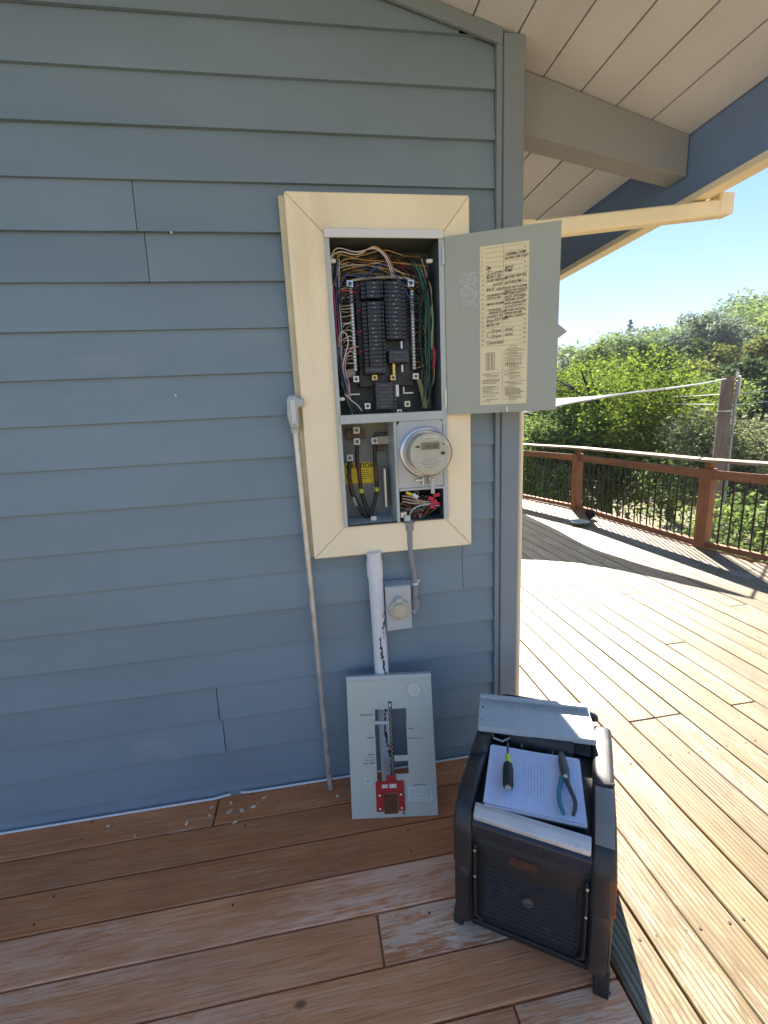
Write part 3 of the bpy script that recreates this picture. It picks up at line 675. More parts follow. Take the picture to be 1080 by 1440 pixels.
for i in range(4): wire([(.40 + .004 * i, .01, 1.62), (.412 + .004 * i, .0, 1.56), (.42 + .004 * i, .0, 1.515)], .0024, mat('olive_cable', (.20, .19, .06), .5), n=4)
wire([(.39, .0, 1.655), (.41, -.005, 1.66), (.425, -.008, 1.668)], .0015, COPPER, n=4)
for i in range(16):
    y = random.uniform(-.01, .05); a_ = random.uniform(.112, .16); b_w = random.uniform(.38, .46); z = random.uniform(1.955, 2.05)
    wire([(a_, y, z - random.uniform(.03, .14)), (a_ + .02 + jit(.01), y, z + jit(.02)), (.24 + jit(.05), y + jit(.01), z + jit(.02)), (.33 + jit(.04), y + jit(.01), z + jit(.025)), (b_w, y, z - random.uniform(.0, .09))], random.uniform(.0012, .0024), [WIREB, COPPER, WIREB, WIREB, WIREU, WIREB][i % 6])
# service bay -------------------------------------------------------
bm = BM(); p0 = PZ(484, 652, .085); p1 = PZ(527, 680, .085); bx(bm, p0.x - .004, p1.x, .097, .103, p1.z, p0.z, .001); sg = obj('caution_sign', bm, YSIGN, panel)
wS = p1.x - p0.x; bm = text_bm([('CAUTION', p0.x + wS * .55, p0.z - .022, .024, 0, 0, 'CENTER', 1.05, .0006)], Matrix.Translation((0, .0963, 0)))
for k in range(5):
    strokes(bm, [((p0.x + wS * .45 + jit(.006), p0.z - .032 - k * .008), (p1.x - .006 - random.uniform(0, .02), p0.z - .032 - k * .008))], .0016, .0963)
strokes(bm, [((p0.x + .002, p0.z - .003), (p1.x - .003, p0.z - .003)), ((p0.x + .002, p1.z + .003), (p1.x - .003, p1.z + .003)), ((p1.x - .003, p1.z + .003), (p1.x - .003, p0.z - .003))], .0016, .0963)
obj('lettering', bm, INK, sg)
def busbar(px0, py0, px1, py1, y, m_=None):
    a = PZ(px0, py0, y); b = PZ(px1, py1, y); bm = BM(); bx(bm, min(a.x, b.x), max(a.x, b.x), y, y + .012, min(a.z, b.z), max(a.z, b.z), .0015); return obj('bus_bar', bm, m_ or mat('brown_bus_insulator', (.10, .055, .025), .5), panel)
busbar(486, 605, 513, 617, .06); busbar(528, 614, 549, 624, .06, BEIGE); busbar(529, 626, 541, 634, .06); busbar(527, 609, 548, 613, .07, BLACK)
for q, wr in (((501.5, 605), None), ((502, 621), [(502, 626), (502, 645), (505, 665), (508, 690), (514, 710), (522, 727)]), ((527, 620), [(527, 624), (527, 645), (529, 665), (530, 688), (526, 708), (521, 727)]), ((492, 644), [(492, 648), (491, 662), (492, 676), (496, 695), (505, 714), (517, 728)])):
    s_ = .024
    p = PZ(q[0], q[1], .03); bm = BM(); bx(bm, p.x - s_ / 2, p.x + s_ / 2, .03, .058, p.z - s_ / 2, p.z + s_ / 2, .002); o = obj('lug', bm, WHITEP, panel)
    bm = BM(); lathe(bm, [(.007, 0), (.007, .0015), (.003, .0018)], Matrix.Translation((p.x, .03, p.z)) @ Matrix.Rotation(math.pi / 2, 4, 'X'), 12); obj('lug_screw', bm, STEELD, o)
    if wr:
        P = [PZ(x, y_, .045) for x, y_ in wr]
        cb_ = wire(P, .0078, WIREB, 'service_cable', 8, 10)
        k1 = PZ(wr[2][0], wr[2][1], .045); k2 = PZ(wr[3][0], wr[3][1], .045); d = (k2 - k1)
        bm = BM(); tube(bm, [k1 - d * .5, k1, k1 + d * .55], .0085, 10); c2 = obj('brown_wrap', bm, mat('brown_tape', (.12, .045, .03), .6, var=.3, vs=60), cb_, smooth=True)
        if q[0] != 492:
            bm = BM(); tube(bm, [k2 - d * .12, k2 + d * .12], .0092, 10); obj('yellow_tape', bm, mat('lime_yellow_tape', (.55, .55, .03), .5), cb_)
        else:
            bm = BM(); tube(bm, [k2 + d * .2, PZ(502, 711, .045)], .0083, 10); obj('white_print', bm, STICK, cb_)
bm = BM(); a = PZ(525, 728, YF); bx(bm, a.x - .010, a.x + .010, YF - .014, YF - .004, a.z - .008, a.z + .008, .001); obj('latch_tab', bm, PLITE, panel)
bm = BM(); bx(bm, .262, .270, .02, .1, 1.15, 1.30, .001); obj('hook_bracket', bm, GALV, panel)
bm = BM(); bx(bm, ix0 + .003, .292, -.03, .1045, iz0 + .0035, iz0 + .005); obj('bay_floor', bm, PLITE, panel)
bm = BM(); bx(bm, ix0 + .003, .2915, .099, .1045, iz0 + .004, 1.486); obj('bay_back', bm, mat('bay_grey', (.24, .26, .235), .5, var=.1), panel)
# meter cover plate with round opening (plate built round the socket)
zc = 1.360; xcM = .402
bm = BM(); x0p, x1p, z0p, z1p = .304, ix1 - .006, 1.232, 1.4715
seg = 48; ri = .085; inner = []; outer = []
for k in range(seg):
    a = 2 * math.pi * k / seg; c_, s_ = math.cos(a), math.sin(a); inner.append((xcM + ri * c_, zc + ri * s_))
    tx = ((x1p if c_ > 0 else x0p) - xcM) / c_ if abs(c_) > 1e-6 else 1e9; tz = ((z1p if s_ > 0 else z0p) - zc) / s_ if abs(s_) > 1e-6 else 1e9
    t_ = min(tx, tz); outer.append((xcM + t_ * c_, zc + t_ * s_))
vi = [bm.verts.new((p[0], YF - .012, p[1])) for p in inner]; vo_ = [bm.verts.new((p[0], YF - .012, p[1])) for p in outer]
for k in range(seg): bm.faces.new((vi[k], vi[(k + 1) % seg], vo_[(k + 1) % seg], vo_[k]))
ex = bmesh.ops.extrude_face_region(bm, geom=bm.faces[:]); bmesh.ops.translate(bm, verts=[v for v in ex['geom'] if isinstance(v, bmesh.types.BMVert)], vec=(0, .004, 0))
bmesh.ops.recalc_face_normals(bm, faces=bm.faces); obj('meter_cover', bm, mat('light_grey_meter_cover', (.50, .52, .52), .35, var=.05), panel)
bm = BM(); bx(bm, x0p, x1p, YF - .018, YF - .006, 1.222, 1.2315, .0015); obj('cover_lip', bm, PLITE, panel)
# lower right bay: tangle of wires
bm = BM(); bx(bm, .304, ix1 - .004, .03, .034, iz0 + .004, 1.224); obj('bay_liner', bm, DARK, panel)
for i in range(60):
    m_ = [COPPER, WIREB, WIREB, mat('tan_wire', (.45, .36, .24), .5), COPPER, WIREB, mat('dark_red_cable', (.15, .02, .02), .5), WIREB, WIREW, WIREB][i % 10]
    ya = random.uniform(-.035, .02); xa = .308 + random.uniform(0, .05); xb2 = random.uniform(.39, .472); za = 1.205 - random.uniform(0, .07)
    wire([(xa, ya, za), (xa + .03, ya + jit(.008), za + jit(.012)), ((xa + xb2) / 2 + jit(.01), ya + jit(.01), za - .02 + jit(.02)), (xb2, ya + jit(.008), 1.165 + jit(.035))], random.uniform(.0014, .0026), m_, n=4)
for i in range(3):
    wire([(.318, -.035, 1.20 - .01 * i), (.35, -.042, 1.195 - .012 * i), (.385, -.042, 1.178 - .006 * i), (.43, -.035, 1.17 - .008 * i)], .0028, mat('tan_wire', (.45, .36, .24), .5), n=5)
wire([(.332, -.045, 1.215), (.345, -.048, 1.208), (.355, -.04, 1.204)], .006, YELLOW, 'wire_nut'); wire([(.358, -.045, 1.205), (.375, -.05, 1.192)], .0075, WHITEP, 'wire_nut', n=0)
wire([(.345, -.03, 1.125), (.352, -.045, 1.145), (.375, -.045, 1.158), (.42, -.04, 1.163), (.45, -.03, 1.16)], .0026, WIREW, n=6)
wire([(.348, -.03, 1.125), (.362, -.04, 1.142), (.40, -.04, 1.148), (.455, -.025, 1.140)], .003, WIREG, n=6)
RT = mat('red_warning_tag', (.50, .02, .06), .5, var=.1)
for k, (x, z, a) in enumerate(((.425, 1.185, .3), (.437, 1.170, -.35), (.432, 1.152, .2), (.449, 1.195, -.2), (.452, 1.162, .5))):
    bm = BM(); bx(bm, -.012, .012, -.0012, .0012, -.0065, .0065, .0005, Matrix.Translation((x, -.048 + .002 * k, z)) @ Matrix.Rotation(a, 4, 'Y') @ Matrix.Rotation(.25 * (-1) ** k, 4, 'Z')); obj('red_tag', bm, RT, panel)
bm = BM(); bx(bm, .306, .332, -.05, -.02, 1.118, 1.142, .003); obj('ground_clamp', bm, GALV2, panel)
bm = BM(); bx(bm, .318, .342, YF - .016, YF - .005, 1.108, 1.130, .002); obj('latch_tab', bm, PLITE, panel)
# ---- swung open door ------------------------------------------------
H = Vector((.487, YF - .012, 0)); Fe = Vector((.826, -.205, 0)); de = (Fe - H); de.z = 0; WD = de.length; ang = math.atan2(de.y, de.x)
dz0, dz1 = 1.487, 2.066
dn = Vector((math.sin(ang), -math.cos(ang), 0))
DR = link('door', None, panel, WM[panel].inverted() @ (Matrix.Translation((H.x, H.y, 0)) @ Matrix.Rotation(ang, 4, 'Z')))
bm = BM(); bx(bm, .004, WD, 0, .0016, dz0, dz1, .0004); ds_ = obj('door_sheet', bm, PGREY, DR, world=False)
bm = BM(); bx(bm, .004, .010, .002, .016, dz0, dz1); bx(bm, WD - .006, WD, .002, .018, dz0, dz1); bx(bm, .010, WD - .006, .002, .018, dz0, dz0 + .005); bx(bm, .010, WD - .006, .002, .018, dz1 - .005, dz1)
obj('door_rim', bm, PGREY, DR, world=False)
def dl(px, py):
    q = on_plane(px, py, H, dn); q = WM[DR].inverted() @ q; return q
Lx0 = dl(675, 450).x; Lx1 = dl(742.5, 450).x; Lz1 = (dl(675, 348).z + dl(742, 337.5).z) / 2; Lz0 = (dl(675, 570).z + dl(740, 566.5).z) / 2
bm = BM(); bx(bm, Lx0, Lx1, -.0009, -.0001, Lz0, Lz1); lab = obj('circuit_label', bm, LABEL, DR, world=False)
LW = Lx1 - Lx0; LH = Lz1 - Lz0; xm_ = Lx0 + LW * .485; Y_ = -.0014
def toL(bm): bm.transform(Matrix.Translation((0, Y_, 0))); return bm
rows_n = 21; rh = LH * .60 / rows_n; zr = lambda k: Lz1 - .008 - rh * (k + 1)
def OBL(name, bm, m_): bm.transform(Matrix.Identity(4)); return obj(name, bm, m_, lab) if False else obj(name, bm_to_world(bm), m_, lab)
def bm_to_world(bm): bm.transform(WM[DR]); return bm
items = []
for k in range(rows_n):
    items.append((str(2 * k + 1), Lx0 + .004, zr(k) + .002, rh * .72)); items.append((str(2 * k + 2), Lx1 - .016, zr(k) + .002, rh * .72))
obj('row_numbers', bm_to_world(toL(text_bm(items))), INKN, lab)
bm = BM(); ln = []
for k in range(rows_n + 1): ln.append(((Lx0 + .018, zr(k - 1)), (Lx1 - .018, zr(k - 1))))
ln.append(((xm_, Lz1 - .006), (xm_, Lz1 - LH * .62))); ln.append(((xm_, Lz0 + .01), (xm_, Lz1 - LH * .65)))
strokes(bm, ln, .0007)
# the printed lower part: diagram, tables, small print
zb_ = Lz1 - LH * .66
strokes(bm, [((Lx0 + .02, zb_), (Lx0 + .02, zb_ - .055)), ((Lx0 + .048, zb_), (Lx0 + .048, zb_ - .055)), ((Lx0 + .020, zb_), (Lx0 + .048, zb_)), ((Lx0 + .02, zb_ - .055), (Lx0 + .048, zb_ - .055))], .0018)
for k in range(12): strokes(bm, [((Lx0 + .024, zb_ - .004 - k * .0042), (Lx0 + .0325, zb_ - .004 - k * .0042)), ((Lx0 + .0355, zb_ - .004 - k * .0042), (Lx0 + .044, zb_ - .004 - k * .0042))], .0024)
z = zb_ - .064
while z > Lz0 + .006:
    if random.random() < .85:
        a_ = Lx0 + .008 + random.choice((0, 0, .012)); ws = random.uniform(.35, .95) * (xm_ - a_ - .004)
        strokes(bm, [((a_, z), (a_ + ws, z))], random.choice((.0011, .0016)))
    z -= .0036
z = Lz1 - LH * .625
while z > Lz0 + .006:
    if random.random() < .86:
        a_ = xm_ + .005 + random.choice((0, .006, .015)); ws = random.uniform(.45, .98) * (Lx1 - .006 - a_)
        strokes(bm, [((a_, z), (a_ + ws, z))], random.choice((.001, .0016)))
    z -= .0036
for zz in (zb_ - .022, zb_ - .12):
    for k in range(9): strokes(bm, [((xm_ + .01 + k * .006, zz), (xm_ + .01 + k * .006, zz - .022 - .006 * (k % 2)))], .0012)
bm.transform(Matrix.Translation((0, Y_, 0))); obj('fine_print', bm_to_world(bm), INKG, lab)
hand = []
def hw_(s, col, row, sz=1., dx=0., bold=.00022):
    x = (Lx0 + .021 if col == 0 else xm_ + .004) + dx
    hand.append((s, x, zr(row) + .003, rh * .80 * sz, .25, -.05 + jit(.03), 'LEFT', .80, bold))
hw_('SEPTIC', 1, 4); hw_('PUMP', 1, 4.6)
hw_('THERMAL PUMP', 1, 1.2, 1.0); hw_('BATHROOM GUEST', 1, 2.0, .9, 0)
hw_('WATER HEATER', 1, 6.0); hw_('BATHROOM 2', 1, 7.1)
hw_('GUEST BATH LIGHTS', 1, 8.1, .8); hw_('BREEZE WAY OUTLETS', 1, 8.8, .75); hw_('KITCHEN LIGHTS', 1, 9.4, .85); hw_('SHOP UPSTAIRS', 1, 10.1, 1.); hw_('UPSTAIRS LIGHTS', 1, 10.8, .85); hw_('BATH 3 BEDROOM', 1, 11.5, .85); hw_('OUTLETS & FAN', 1, 12.2, .85); hw_('KITCHEN OUTLETS', 1, 12.9, .8); hw_('WASH ROOM', 1, 13.6, .95); hw_('SMOKE / LIGHTS', 1, 14.3, .9)
hw_('HVAC', 1, 17.2, 1.1, .002, .0002); hw_('HVAC', 1, 18.3, 1.1, .002, .0002)
hw_('LR OUTLETS', 0, 5.0); hw_('BATH 1 GFI', 0, 5.6); hw_('CLOSET BEDROOM', 0, 6.2, .8); hw_('OUTLET', 0, 7.2, .95, .02); hw_('BACK', 0, 8.2, 1.1); hw_('LIGHTS', 0, 8.2, .95, .032); hw_('HOUSE BALCONY', 0, 9.4, .85); hw_('LIGHTS & FAN', 0, 10.0, .8); hw_('SMOKE ALARM', 0, 11.3, .9); hw_('OUTDOOR', 0, 12.6, .85, .006); hw_('GARAGE DOOR', 0, 13.2, .85, .008); hw_('LAUNDRY GFI', 0, 14.0, .9); hw_('Dryer KITCHEN', 0, 15.0, 1.1); hw_('MICRO GFI', 0, 15.9, .95)
hw_('Dryer', 0, 17.3, 1.45, .016, .0001); hw_('Dryer', 0, 18.5, 1.45, .016, .0001); hw_('Generator', 0, 19.9, 1.45, 0, .0001)
bm = toL(text_bm(hand)); t_ = BM()
strokes(t_, [((Lx0 + .034, zr(16.6)), (Lx0 + .022, zr(17.6))), ((Lx0 + .022, zr(17.6)), (Lx0 + .034, zr(18.4)))], .0012)
for k in range(26): a_ = random.uniform(0, 6.28); c0 = (Lx0 + .028 + jit(.006), zr(3.2) + jit(.006)); strokes(t_, [(c0, (c0[0] + .006 * math.cos(a_), c0[1] + .006 * math.sin(a_)))], .0009)
t_.transform(Matrix.Translation((0, Y_ - .0002, 0))); merge(bm, t_); obj('handwriting', bm_to_world(bm), INK, lab)
a = dl(646, 385); b = dl(673, 432)
bm = BM(); bx(bm, a.x, b.x, -.0009, -.0001, b.z, a.z); st = obj('rating_sticker', bm, STICK, DR, world=False)
bm = BM()
for k in range(14):
    zz = a.z - .005 - k * (a.z - b.z - .008) / 14
    x = a.x + .004
    while x < b.x - .006:
        l_ = random.uniform(.003, .012); strokes(bm, [((x, zz), (min(x + l_, b.x - .003), zz))], .0018); x += l_ + random.uniform(.002, .006)
bm.transform(Matrix.Translation((0, Y_, 0))); obj('sticker_print', bm_to_world(bm), mat('sticker_print_grey', (.58, .58, .56), .6), st)
bm = BM(); bx(bm, WD * .56, WD * .56 + .006, -.004, 0, dz0 + .001, dz0 + .02, .001); obj('door_catch', bm, GALV2, DR, world=False)
for (za, zb2) in ((1.98, 2.035), (1.515, 1.575)):
    bm = BM(); tube(bm, [(0, -.004, za), (0, -.004, zb2)], .0042, 8); obj('hinge', bm, GALV2, DR, world=False)
# ================================================================== ELECTRIC METER
meter = empty('electric_meter', (xcM, YF - .012, zc), label='round glass electric meter with digital display plugged into the panel', cat='electric meter')
MR = Matrix.Translation((xcM, YF - .0125, zc)) @ Matrix.Rotation(math.pi / 2, 4, 'X')       # local z -> towards camera (-y)
bm = BM(); lathe(bm, [(.084, -.03), (.086, 0), (.091, .004), (.091, .014), (.086, .018), (.083, .018)], MR, 48); obj('sealing_ring', bm, CHROME, meter, smooth=True)
bm = BM(); lathe(bm, [(.080, .0), (.080, .022), (.079, .024)], MR, 40); obj('meter_base', bm, GALV2, meter, smooth=True)
bm = BM(); lathe(bm, [(.070, .0245), (.070, .078), (.068, .080)], MR, 48); fc = obj('meter_face', bm, METERF, meter, smooth=True)
YM = YF - .0125 - .0805
bm = BM(); bx(bm, xcM - .030, xcM + .034, YM - .004, YM, zc + .014, zc + .038, .001); obj('display', bm, LCD, fc)
bm = BM(); bx(bm, xcM - .024, xcM + .030, YM - .0015, YM, zc + .046, zc + .060); bx(bm, xcM - .044, xcM + .046, YM - .0015, YM, zc - .040, zc - .014); bx(bm, xcM - .030, xcM + .032, YM - .0015, YM, zc - .054, zc - .041); obj('nameplate', bm, mat('nameplate_cream', (.70, .69, .60), .5), fc)
its = [('00100', xcM + .004, zc + .018, .020, 0, 0, 'CENTER', .9)]; bm = text_bm(its, Matrix.Translation((0, YM - .0046, 0)))
for k, (z_, l_) in enumerate(((.051, .020), (-.018, .022), (-.0245, .036), (-.031, .038), (-.037, .030), (-.046, .022), (-.050, .014))):
    x = -l_
    while x < l_:
        q = random.uniform(.003, .008); strokes(bm, [((xcM + x, zc + z_), (xcM + min(x + q, l_), zc + z_))], .0014, YM - .0022); x += q + .0025
obj('print', bm, INK, fc)
bm = BM(); bx(bm, xcM - .050, xcM - .036, YM - .002, YM, zc + .022, zc + .028); bx(bm, xcM + .040, xcM + .052, YM - .004, YM, zc - .006, zc + .004, .001); lathe(bm, [(.003, 0), (.003, .002)], Matrix.Translation((xcM + .048, YM, zc + .03)) @ Matrix.Rotation(math.pi / 2, 4, 'X'), 8); obj('sensor', bm, INK, fc)
GL = bpy.data.materials.new('clear_meter_glass'); GL.use_nodes = True; nb = GL.node_tree.nodes['Principled BSDF']; nb.inputs['Base Color'].default_value = (1, 1, 1, 1); nb.inputs['Roughness'].default_value = .04; nb.inputs['Transmission Weight'].default_value = 1; nb.inputs['IOR'].default_value = 1.2
bm = BM(); t = bmesh.new(); prof = [(.0825, .018), (.0815, .060), (.0785, .086), (.073, .093), (.0005, .096), (.0005, .0945), (.072, .0915), (.077, .085), (.080, .060), (.081, .018)]
lathe(bm, prof, MR, 48); obj('glass_dome', bm, GL, meter, smooth=True)
# seal and jaws below the ring
bm = BM()
for s in (-1, 1): bx(bm, xcM + s * .012 - .003, xcM + s * .012 + .003, YF - .034, YF - .012, zc - .118, zc - .090, .001)
bx(bm, xcM - .040, xcM - .016, YF - .03, YF - .018, zc - .104, zc - .096, .001); bx(bm, xcM + .016, xcM + .032, YF - .03, YF - .018, zc - .104, zc - .096, .001)
obj('ring_screw_lugs', bm, GALV, meter)
bm = BM(); bx(bm, xcM + .012, xcM + .026, YF - .05, YF - .044, zc - .15, zc - .10, .003, seg=2); obj('seal_tag', bm, mat('clear_grey_plastic_tag', (.5, .5, .52), .25), meter)
# ================================================================== CONDUIT LB (rod leaning)
rb = Vector((-.033, -.053, 0)); rt = on_y(415.5, 606, -.03)
rod = empty('steel_conduit_length', rb, label='long thin steel conduit with grey elbow fitting, leaning on the siding beside the cream surround', cat='conduit')
bm = BM(); tube(bm, [rb + Vector((0, 0, .004)), rt], .0108, 14); obj('tube', bm, GALV, rod, smooth=True)
bm = BM(); d = (rt - rb).normalized(); tube(bm, [rt - d * .008, rt + d * .022], .016, 12); obj('coupling', bm, mat('grey_cast_fitting', (.42, .45, .44), .4, .2), rod, smooth=True)
LBp = [on_y(407, 602, -.045), on_y(421, 602, -.045), on_y(422, 580, -.045), on_y(428, 573, -.045), on_y(426, 560, -.045), on_y(412, 556, -.045), on_y(405, 561, -.045)]
LBp = [(p.x, p.z) for p in (on_y(409, 603, -.05), on_y(421, 602, -.05), on_y(419.5, 573, -.05), on_y(427.5, 572, -.05), on_y(427.5, 560, -.05), on_y(419, 560, -.05), on_y(415, 556, -.05), on_y(407, 556, -.05), on_y(403, 561, -.05), on_y(404, 585, -.05))]
bm = BM(); prism(bm, LBp, -.068, -.036, 'y', .005, seg=2); lb = obj('elbow_fitting', bm, MATS['grey_cast_fitting'], rod, smooth=True)
ci = [(p.x, p.z) for p in (on_y(410.5, 597, -.07), on_y(417.5, 596, -.07), on_y(415, 562, -.07), on_y(407.5, 562, -.07))]
bm = BM(); prism(bm, ci, -.0725, -.0685, 'y', .0015); obj('cover_plate', bm, mat('pale_cast_cover', (.55, .58, .57), .35), lb)
# ================================================================== PVC PIPE
pipe = empty('white_service_pipe', (.205, -.06, 0), label='white painted service pipe with scraped paint running from the surround down to the deck', cat='pipe')
pn = PVCW.node_tree; N = pn.nodes
bm = BM(); tube(bm, [(.199, -.052, 1.0), (.204, -.052, .6), (.209, -.052, 0.0)], .0275, 24); obj('pipe', bm, PVCW, pipe, smooth=True)
bm = BM(); tube(bm, [(.199, -.052, .965), (.1995, -.052, .90)], .0300, 24); obj('socket', bm, WHITEP, pipe, smooth=True)
# flaked patches as thin raised chips of dark undercoat
FL = mat('dark_undercoat', (.05, .055, .06), .7, var=.3, vs=60)
bm = BM()
def flake(a_deg, z, w_, h_):
    n = 9; a0 = R(a_deg); vs = []
    for k in range(n):
        t = 2 * math.pi * k / n; rr_ = random.uniform(.55, 1.25); aa = a0 + w_ * rr_ * math.cos(t) / .0275; zz = z + h_ * rr_ * math.sin(t)
        xcn = .209 - .00833 * zz; vs.append(bm.verts.new((xcn + .0280 * math.sin(aa), -.052 - .0280 * math.cos(aa), zz)))
    c = bm.verts.new((.209 - .00833 * z + .0281 * math.sin(a0), -.052 - .0281 * math.cos(a0), z))
    for k in range(n): bm.faces.new((c, vs[k], vs[(k + 1) % n]))
for i in range(80):
    z = random.uniform(.02, .78); a_ = 12 + 20 * math.sin(z * 17) + jit(9)
    if z > .66: a_ = 38 + jit(12)
    flake(a_, z, random.uniform(.0018, .0055), random.uniform(.005, .017))
tag(obj('paint_flakes', bm, FL, pipe), kind='stuff')
# ================================================================== POWER INLET BOX + CONDUIT
ob = empty('generator_inlet_box', (.285, -.02, .75), label='small grey inlet box with round beige flip cover below the panel', cat='inlet box')
a = on_y(540, 823, -.05); b = on_y(578, 880, -.05)
bm = BM(); bx(bm, a.x, b.x, -.075, -.003, b.z, a.z, .004); obj('box', bm, PLITE, ob)
cI = on_y(562, 858, -.09); MI = Matrix.Translation((cI.x, -.0755, cI.z)) @ Matrix.Rotation(math.pi / 2, 4, 'X')
bm = BM(); lathe(bm, [(.040, 0), (.040, .012), (.036, .018), (.030, .018)], MI, 32); obj('cover_ring', bm, BEIGE, ob, smooth=True)
bm = BM(); lathe(bm, [(.029, .0182), (.029, .026), (.024, .031), (.001, .032)], MI, 28); lid = obj('flip_lid', bm, BEIGE, ob, smooth=True)
bm = BM(); bx(bm, cI.x - .014, cI.x + .012, -.102, -.0765, cI.z + .030, cI.z + .050, .004); obj('lid_hinge', bm, PLITE, lid)
bm = BM(); prism(bm, [(cI.x - .010, cI.z - .030), (cI.x + .010, cI.z - .030), (cI.x, cI.z - .044)], -.098, -.088, 'y', .002); obj('lid_tab', bm, BEIGE, lid)
cond = empty('grey_conduit_run', (.345, -.03, .9), label='grey plastic conduit bending from the panel bottom down to the small inlet box', cat='conduit')
PVG = mat('grey_pvc', (.26, .26, .27), .42, var=.06)
P = [on_y(576, 742, -.04), on_y(576, 762, -.04), on_y(578, 785, -.035), on_y(582, 805, -.03), on_y(583, 825, -.03), on_y(583, 845, -.03)]
bm = BM(); tube(bm, P, .0118, 14, n=5); obj('tube', bm, PVG, cond, smooth=True)
bm = BM(); tube(bm, [on_y(575, 731, -.04), on_y(576, 745, -.04)], .0165, 14); obj('terminal_adapter', bm, PVG, cond, smooth=True)
bm = BM(); tube(bm, [on_y(575, 733, -.04), on_y(575, 735.5, -.04)], .0235, 8); obj('lock_nut', bm, PVG, cond)
bm = BM(); tube(bm, [on_y(583, 840, -.03), on_y(584, 852, -.03)], .0165, 14); tube(bm, [on_y(584, 850, -.03), on_y(583, 857, -.035), on_y(578, 862, -.045)], .0135, 12, n=4); obj('elbow', bm, PVG, cond, smooth=True)
a = on_y(583, 820, -.03); bm = BM(); tube(bm, [a + Vector((0, 0, .004)), a - Vector((0, 0, .004))], .0150, 14); bx(bm, a.x - .028, a.x + .026, -.012, -.004, a.z - .006, a.z + .006, .002); obj('pipe_strap', bm, WHITEP, cond)
# ================================================================== LEANING DEAD FRONT
BLc = Vector((.043, -.213, .0005)); ex_ = Vector((.989, -.1495, 0)).normalized(); upv = Vector((.0409, .2703, .9619)); rot = frame_rot(ex_, -Vector((-.1438, -.951, .2733)))
# local x right, y into the wall, z up the sheet
nrm = Vector((-.1438, -.9511, .2733)); zax = nrm.cross(ex_) * -1
zax = ex_.cross(-nrm).normalized() if ex_.cross(-nrm).z > 0 else -ex_.cross(-nrm).normalized()
rot = Matrix((ex_, zax.cross(ex_).normalized(), zax)).transposed()
cov = empty('breaker_cover_plate', BLc, rot, label='grey sheet metal breaker cover with cut-outs and red lockout bracket, leaning on the white pipe', cat='panel cover')
CW, CH = .324, .528
def colrow_sheet(W_, H_, holes, y0, y1):
    """rectangular sheet with rectangular holes"""
    xs_ = sorted({0, W_} | {h[0] for h in holes} | {h[1] for h in holes}); zs_ = sorted({0, H_} | {h[2] for h in holes} | {h[3] for h in holes})
    bm = BM(); V = {}
    def v(i, j, k):
        if (i, j, k) not in V: V[i, j, k] = bm.verts.new((xs_[i], (y0, y1)[k], zs_[j]))
        return V[i, j, k]
    def solid(i, j):
        if i < 0 or j < 0 or i >= len(xs_) - 1 or j >= len(zs_) - 1: return False
        cx = (xs_[i] + xs_[i + 1]) / 2; cz = (zs_[j] + zs_[j + 1]) / 2
        return not any(h[0] < cx < h[1] and h[2] < cz < h[3] for h in holes)
    for i in range(len(xs_) - 1):
        for j in range(len(zs_) - 1):
            if not solid(i, j): continue
            bm.faces.new((v(i, j, 0), v(i + 1, j, 0), v(i + 1, j + 1, 0), v(i, j + 1, 0))); bm.faces.new((v(i, j, 1), v(i, j + 1, 1), v(i + 1, j + 1, 1), v(i + 1, j, 1)))
            if not solid(i - 1, j): bm.faces.new((v(i, j, 0), v(i, j + 1, 0), v(i, j + 1, 1), v(i, j, 1)))
            if not solid(i + 1, j): bm.faces.new((v(i + 1, j, 0), v(i + 1, j, 1), v(i + 1, j + 1, 1), v(i + 1, j + 1, 0)))
            if not solid(i, j - 1): bm.faces.new((v(i, j, 0), v(i, j, 1), v(i + 1, j, 1), v(i + 1, j, 0)))
            if not solid(i, j + 1): bm.faces.new((v(i, j + 1, 0), v(i + 1, j + 1, 0), v(i + 1, j + 1, 1), v(i, j + 1, 1)))
    bmesh.ops.recalc_face_normals(bm, faces=bm.faces); return bm
holes = [(.103, .224, .355, .402), (.103, .158, .345, .352), (.098, .158, .132, .340), (.158, .224, .226, .352), (.158, .224, .158, .205), (.122, .176, .010, .100)]
obj('sheet', colrow_sheet(CW, CH, [(.103, .224, .358, .402), (.100, .158, .132, .346), (.158, .222, .226, .358 - .0), (.158, .222, .158, .205), (.122, .176, .012, .10)], 0, .0014), mat('cover_grey_enamel', (.50, .51, .44), .36, var=.05, vs=4, bump=.06, bs=120, dirt=(.44, .45, .39), ds=5, dth=.66), cov, world=False)
bm = BM(); bx(bm, -.0022, -.0002, 0, .022, 0, CH); bx(bm, CW + .0002, CW + .0022, 0, .022, 0, CH); bx(bm, 0, CW, .0002, .026, CH + .0002, CH + .0022); bx(bm, 0, CW, .0016, .020, -.0022, -.0002)
obj('rim', bm, PLITE, cov, world=False)
bm = BM(); bx(bm, -.003, CW + .003, -.006, -.0002, CH - .014, CH + .003, .001); obj('top_lip', bm, PLITE, cov, world=False)
bm = BM(); bx(bm, .156, .168, -.004, .004, .128, .430, .001); strip_o = obj('black_bar', bm, BLACK, cov, world=False)
bm = BM()
for k in range(34): bx(bm, .1585 + .004 * (k % 2), .1615 + .004 * (k % 2), -.0052, -.0041, .135 + k * .0084, .138 + k * .0084)
bx(bm, .159, .165, -.0055, -.0041, .412, .424); bm.transform(WM[cov]); obj('bar_slots', bm, GALV, strip_o)
bm = BM(); bx(bm, .103, .1555, -.002, -.0002, .346, .3575, .0004); obj('twist_out', bm, PLITE, cov, world=False)
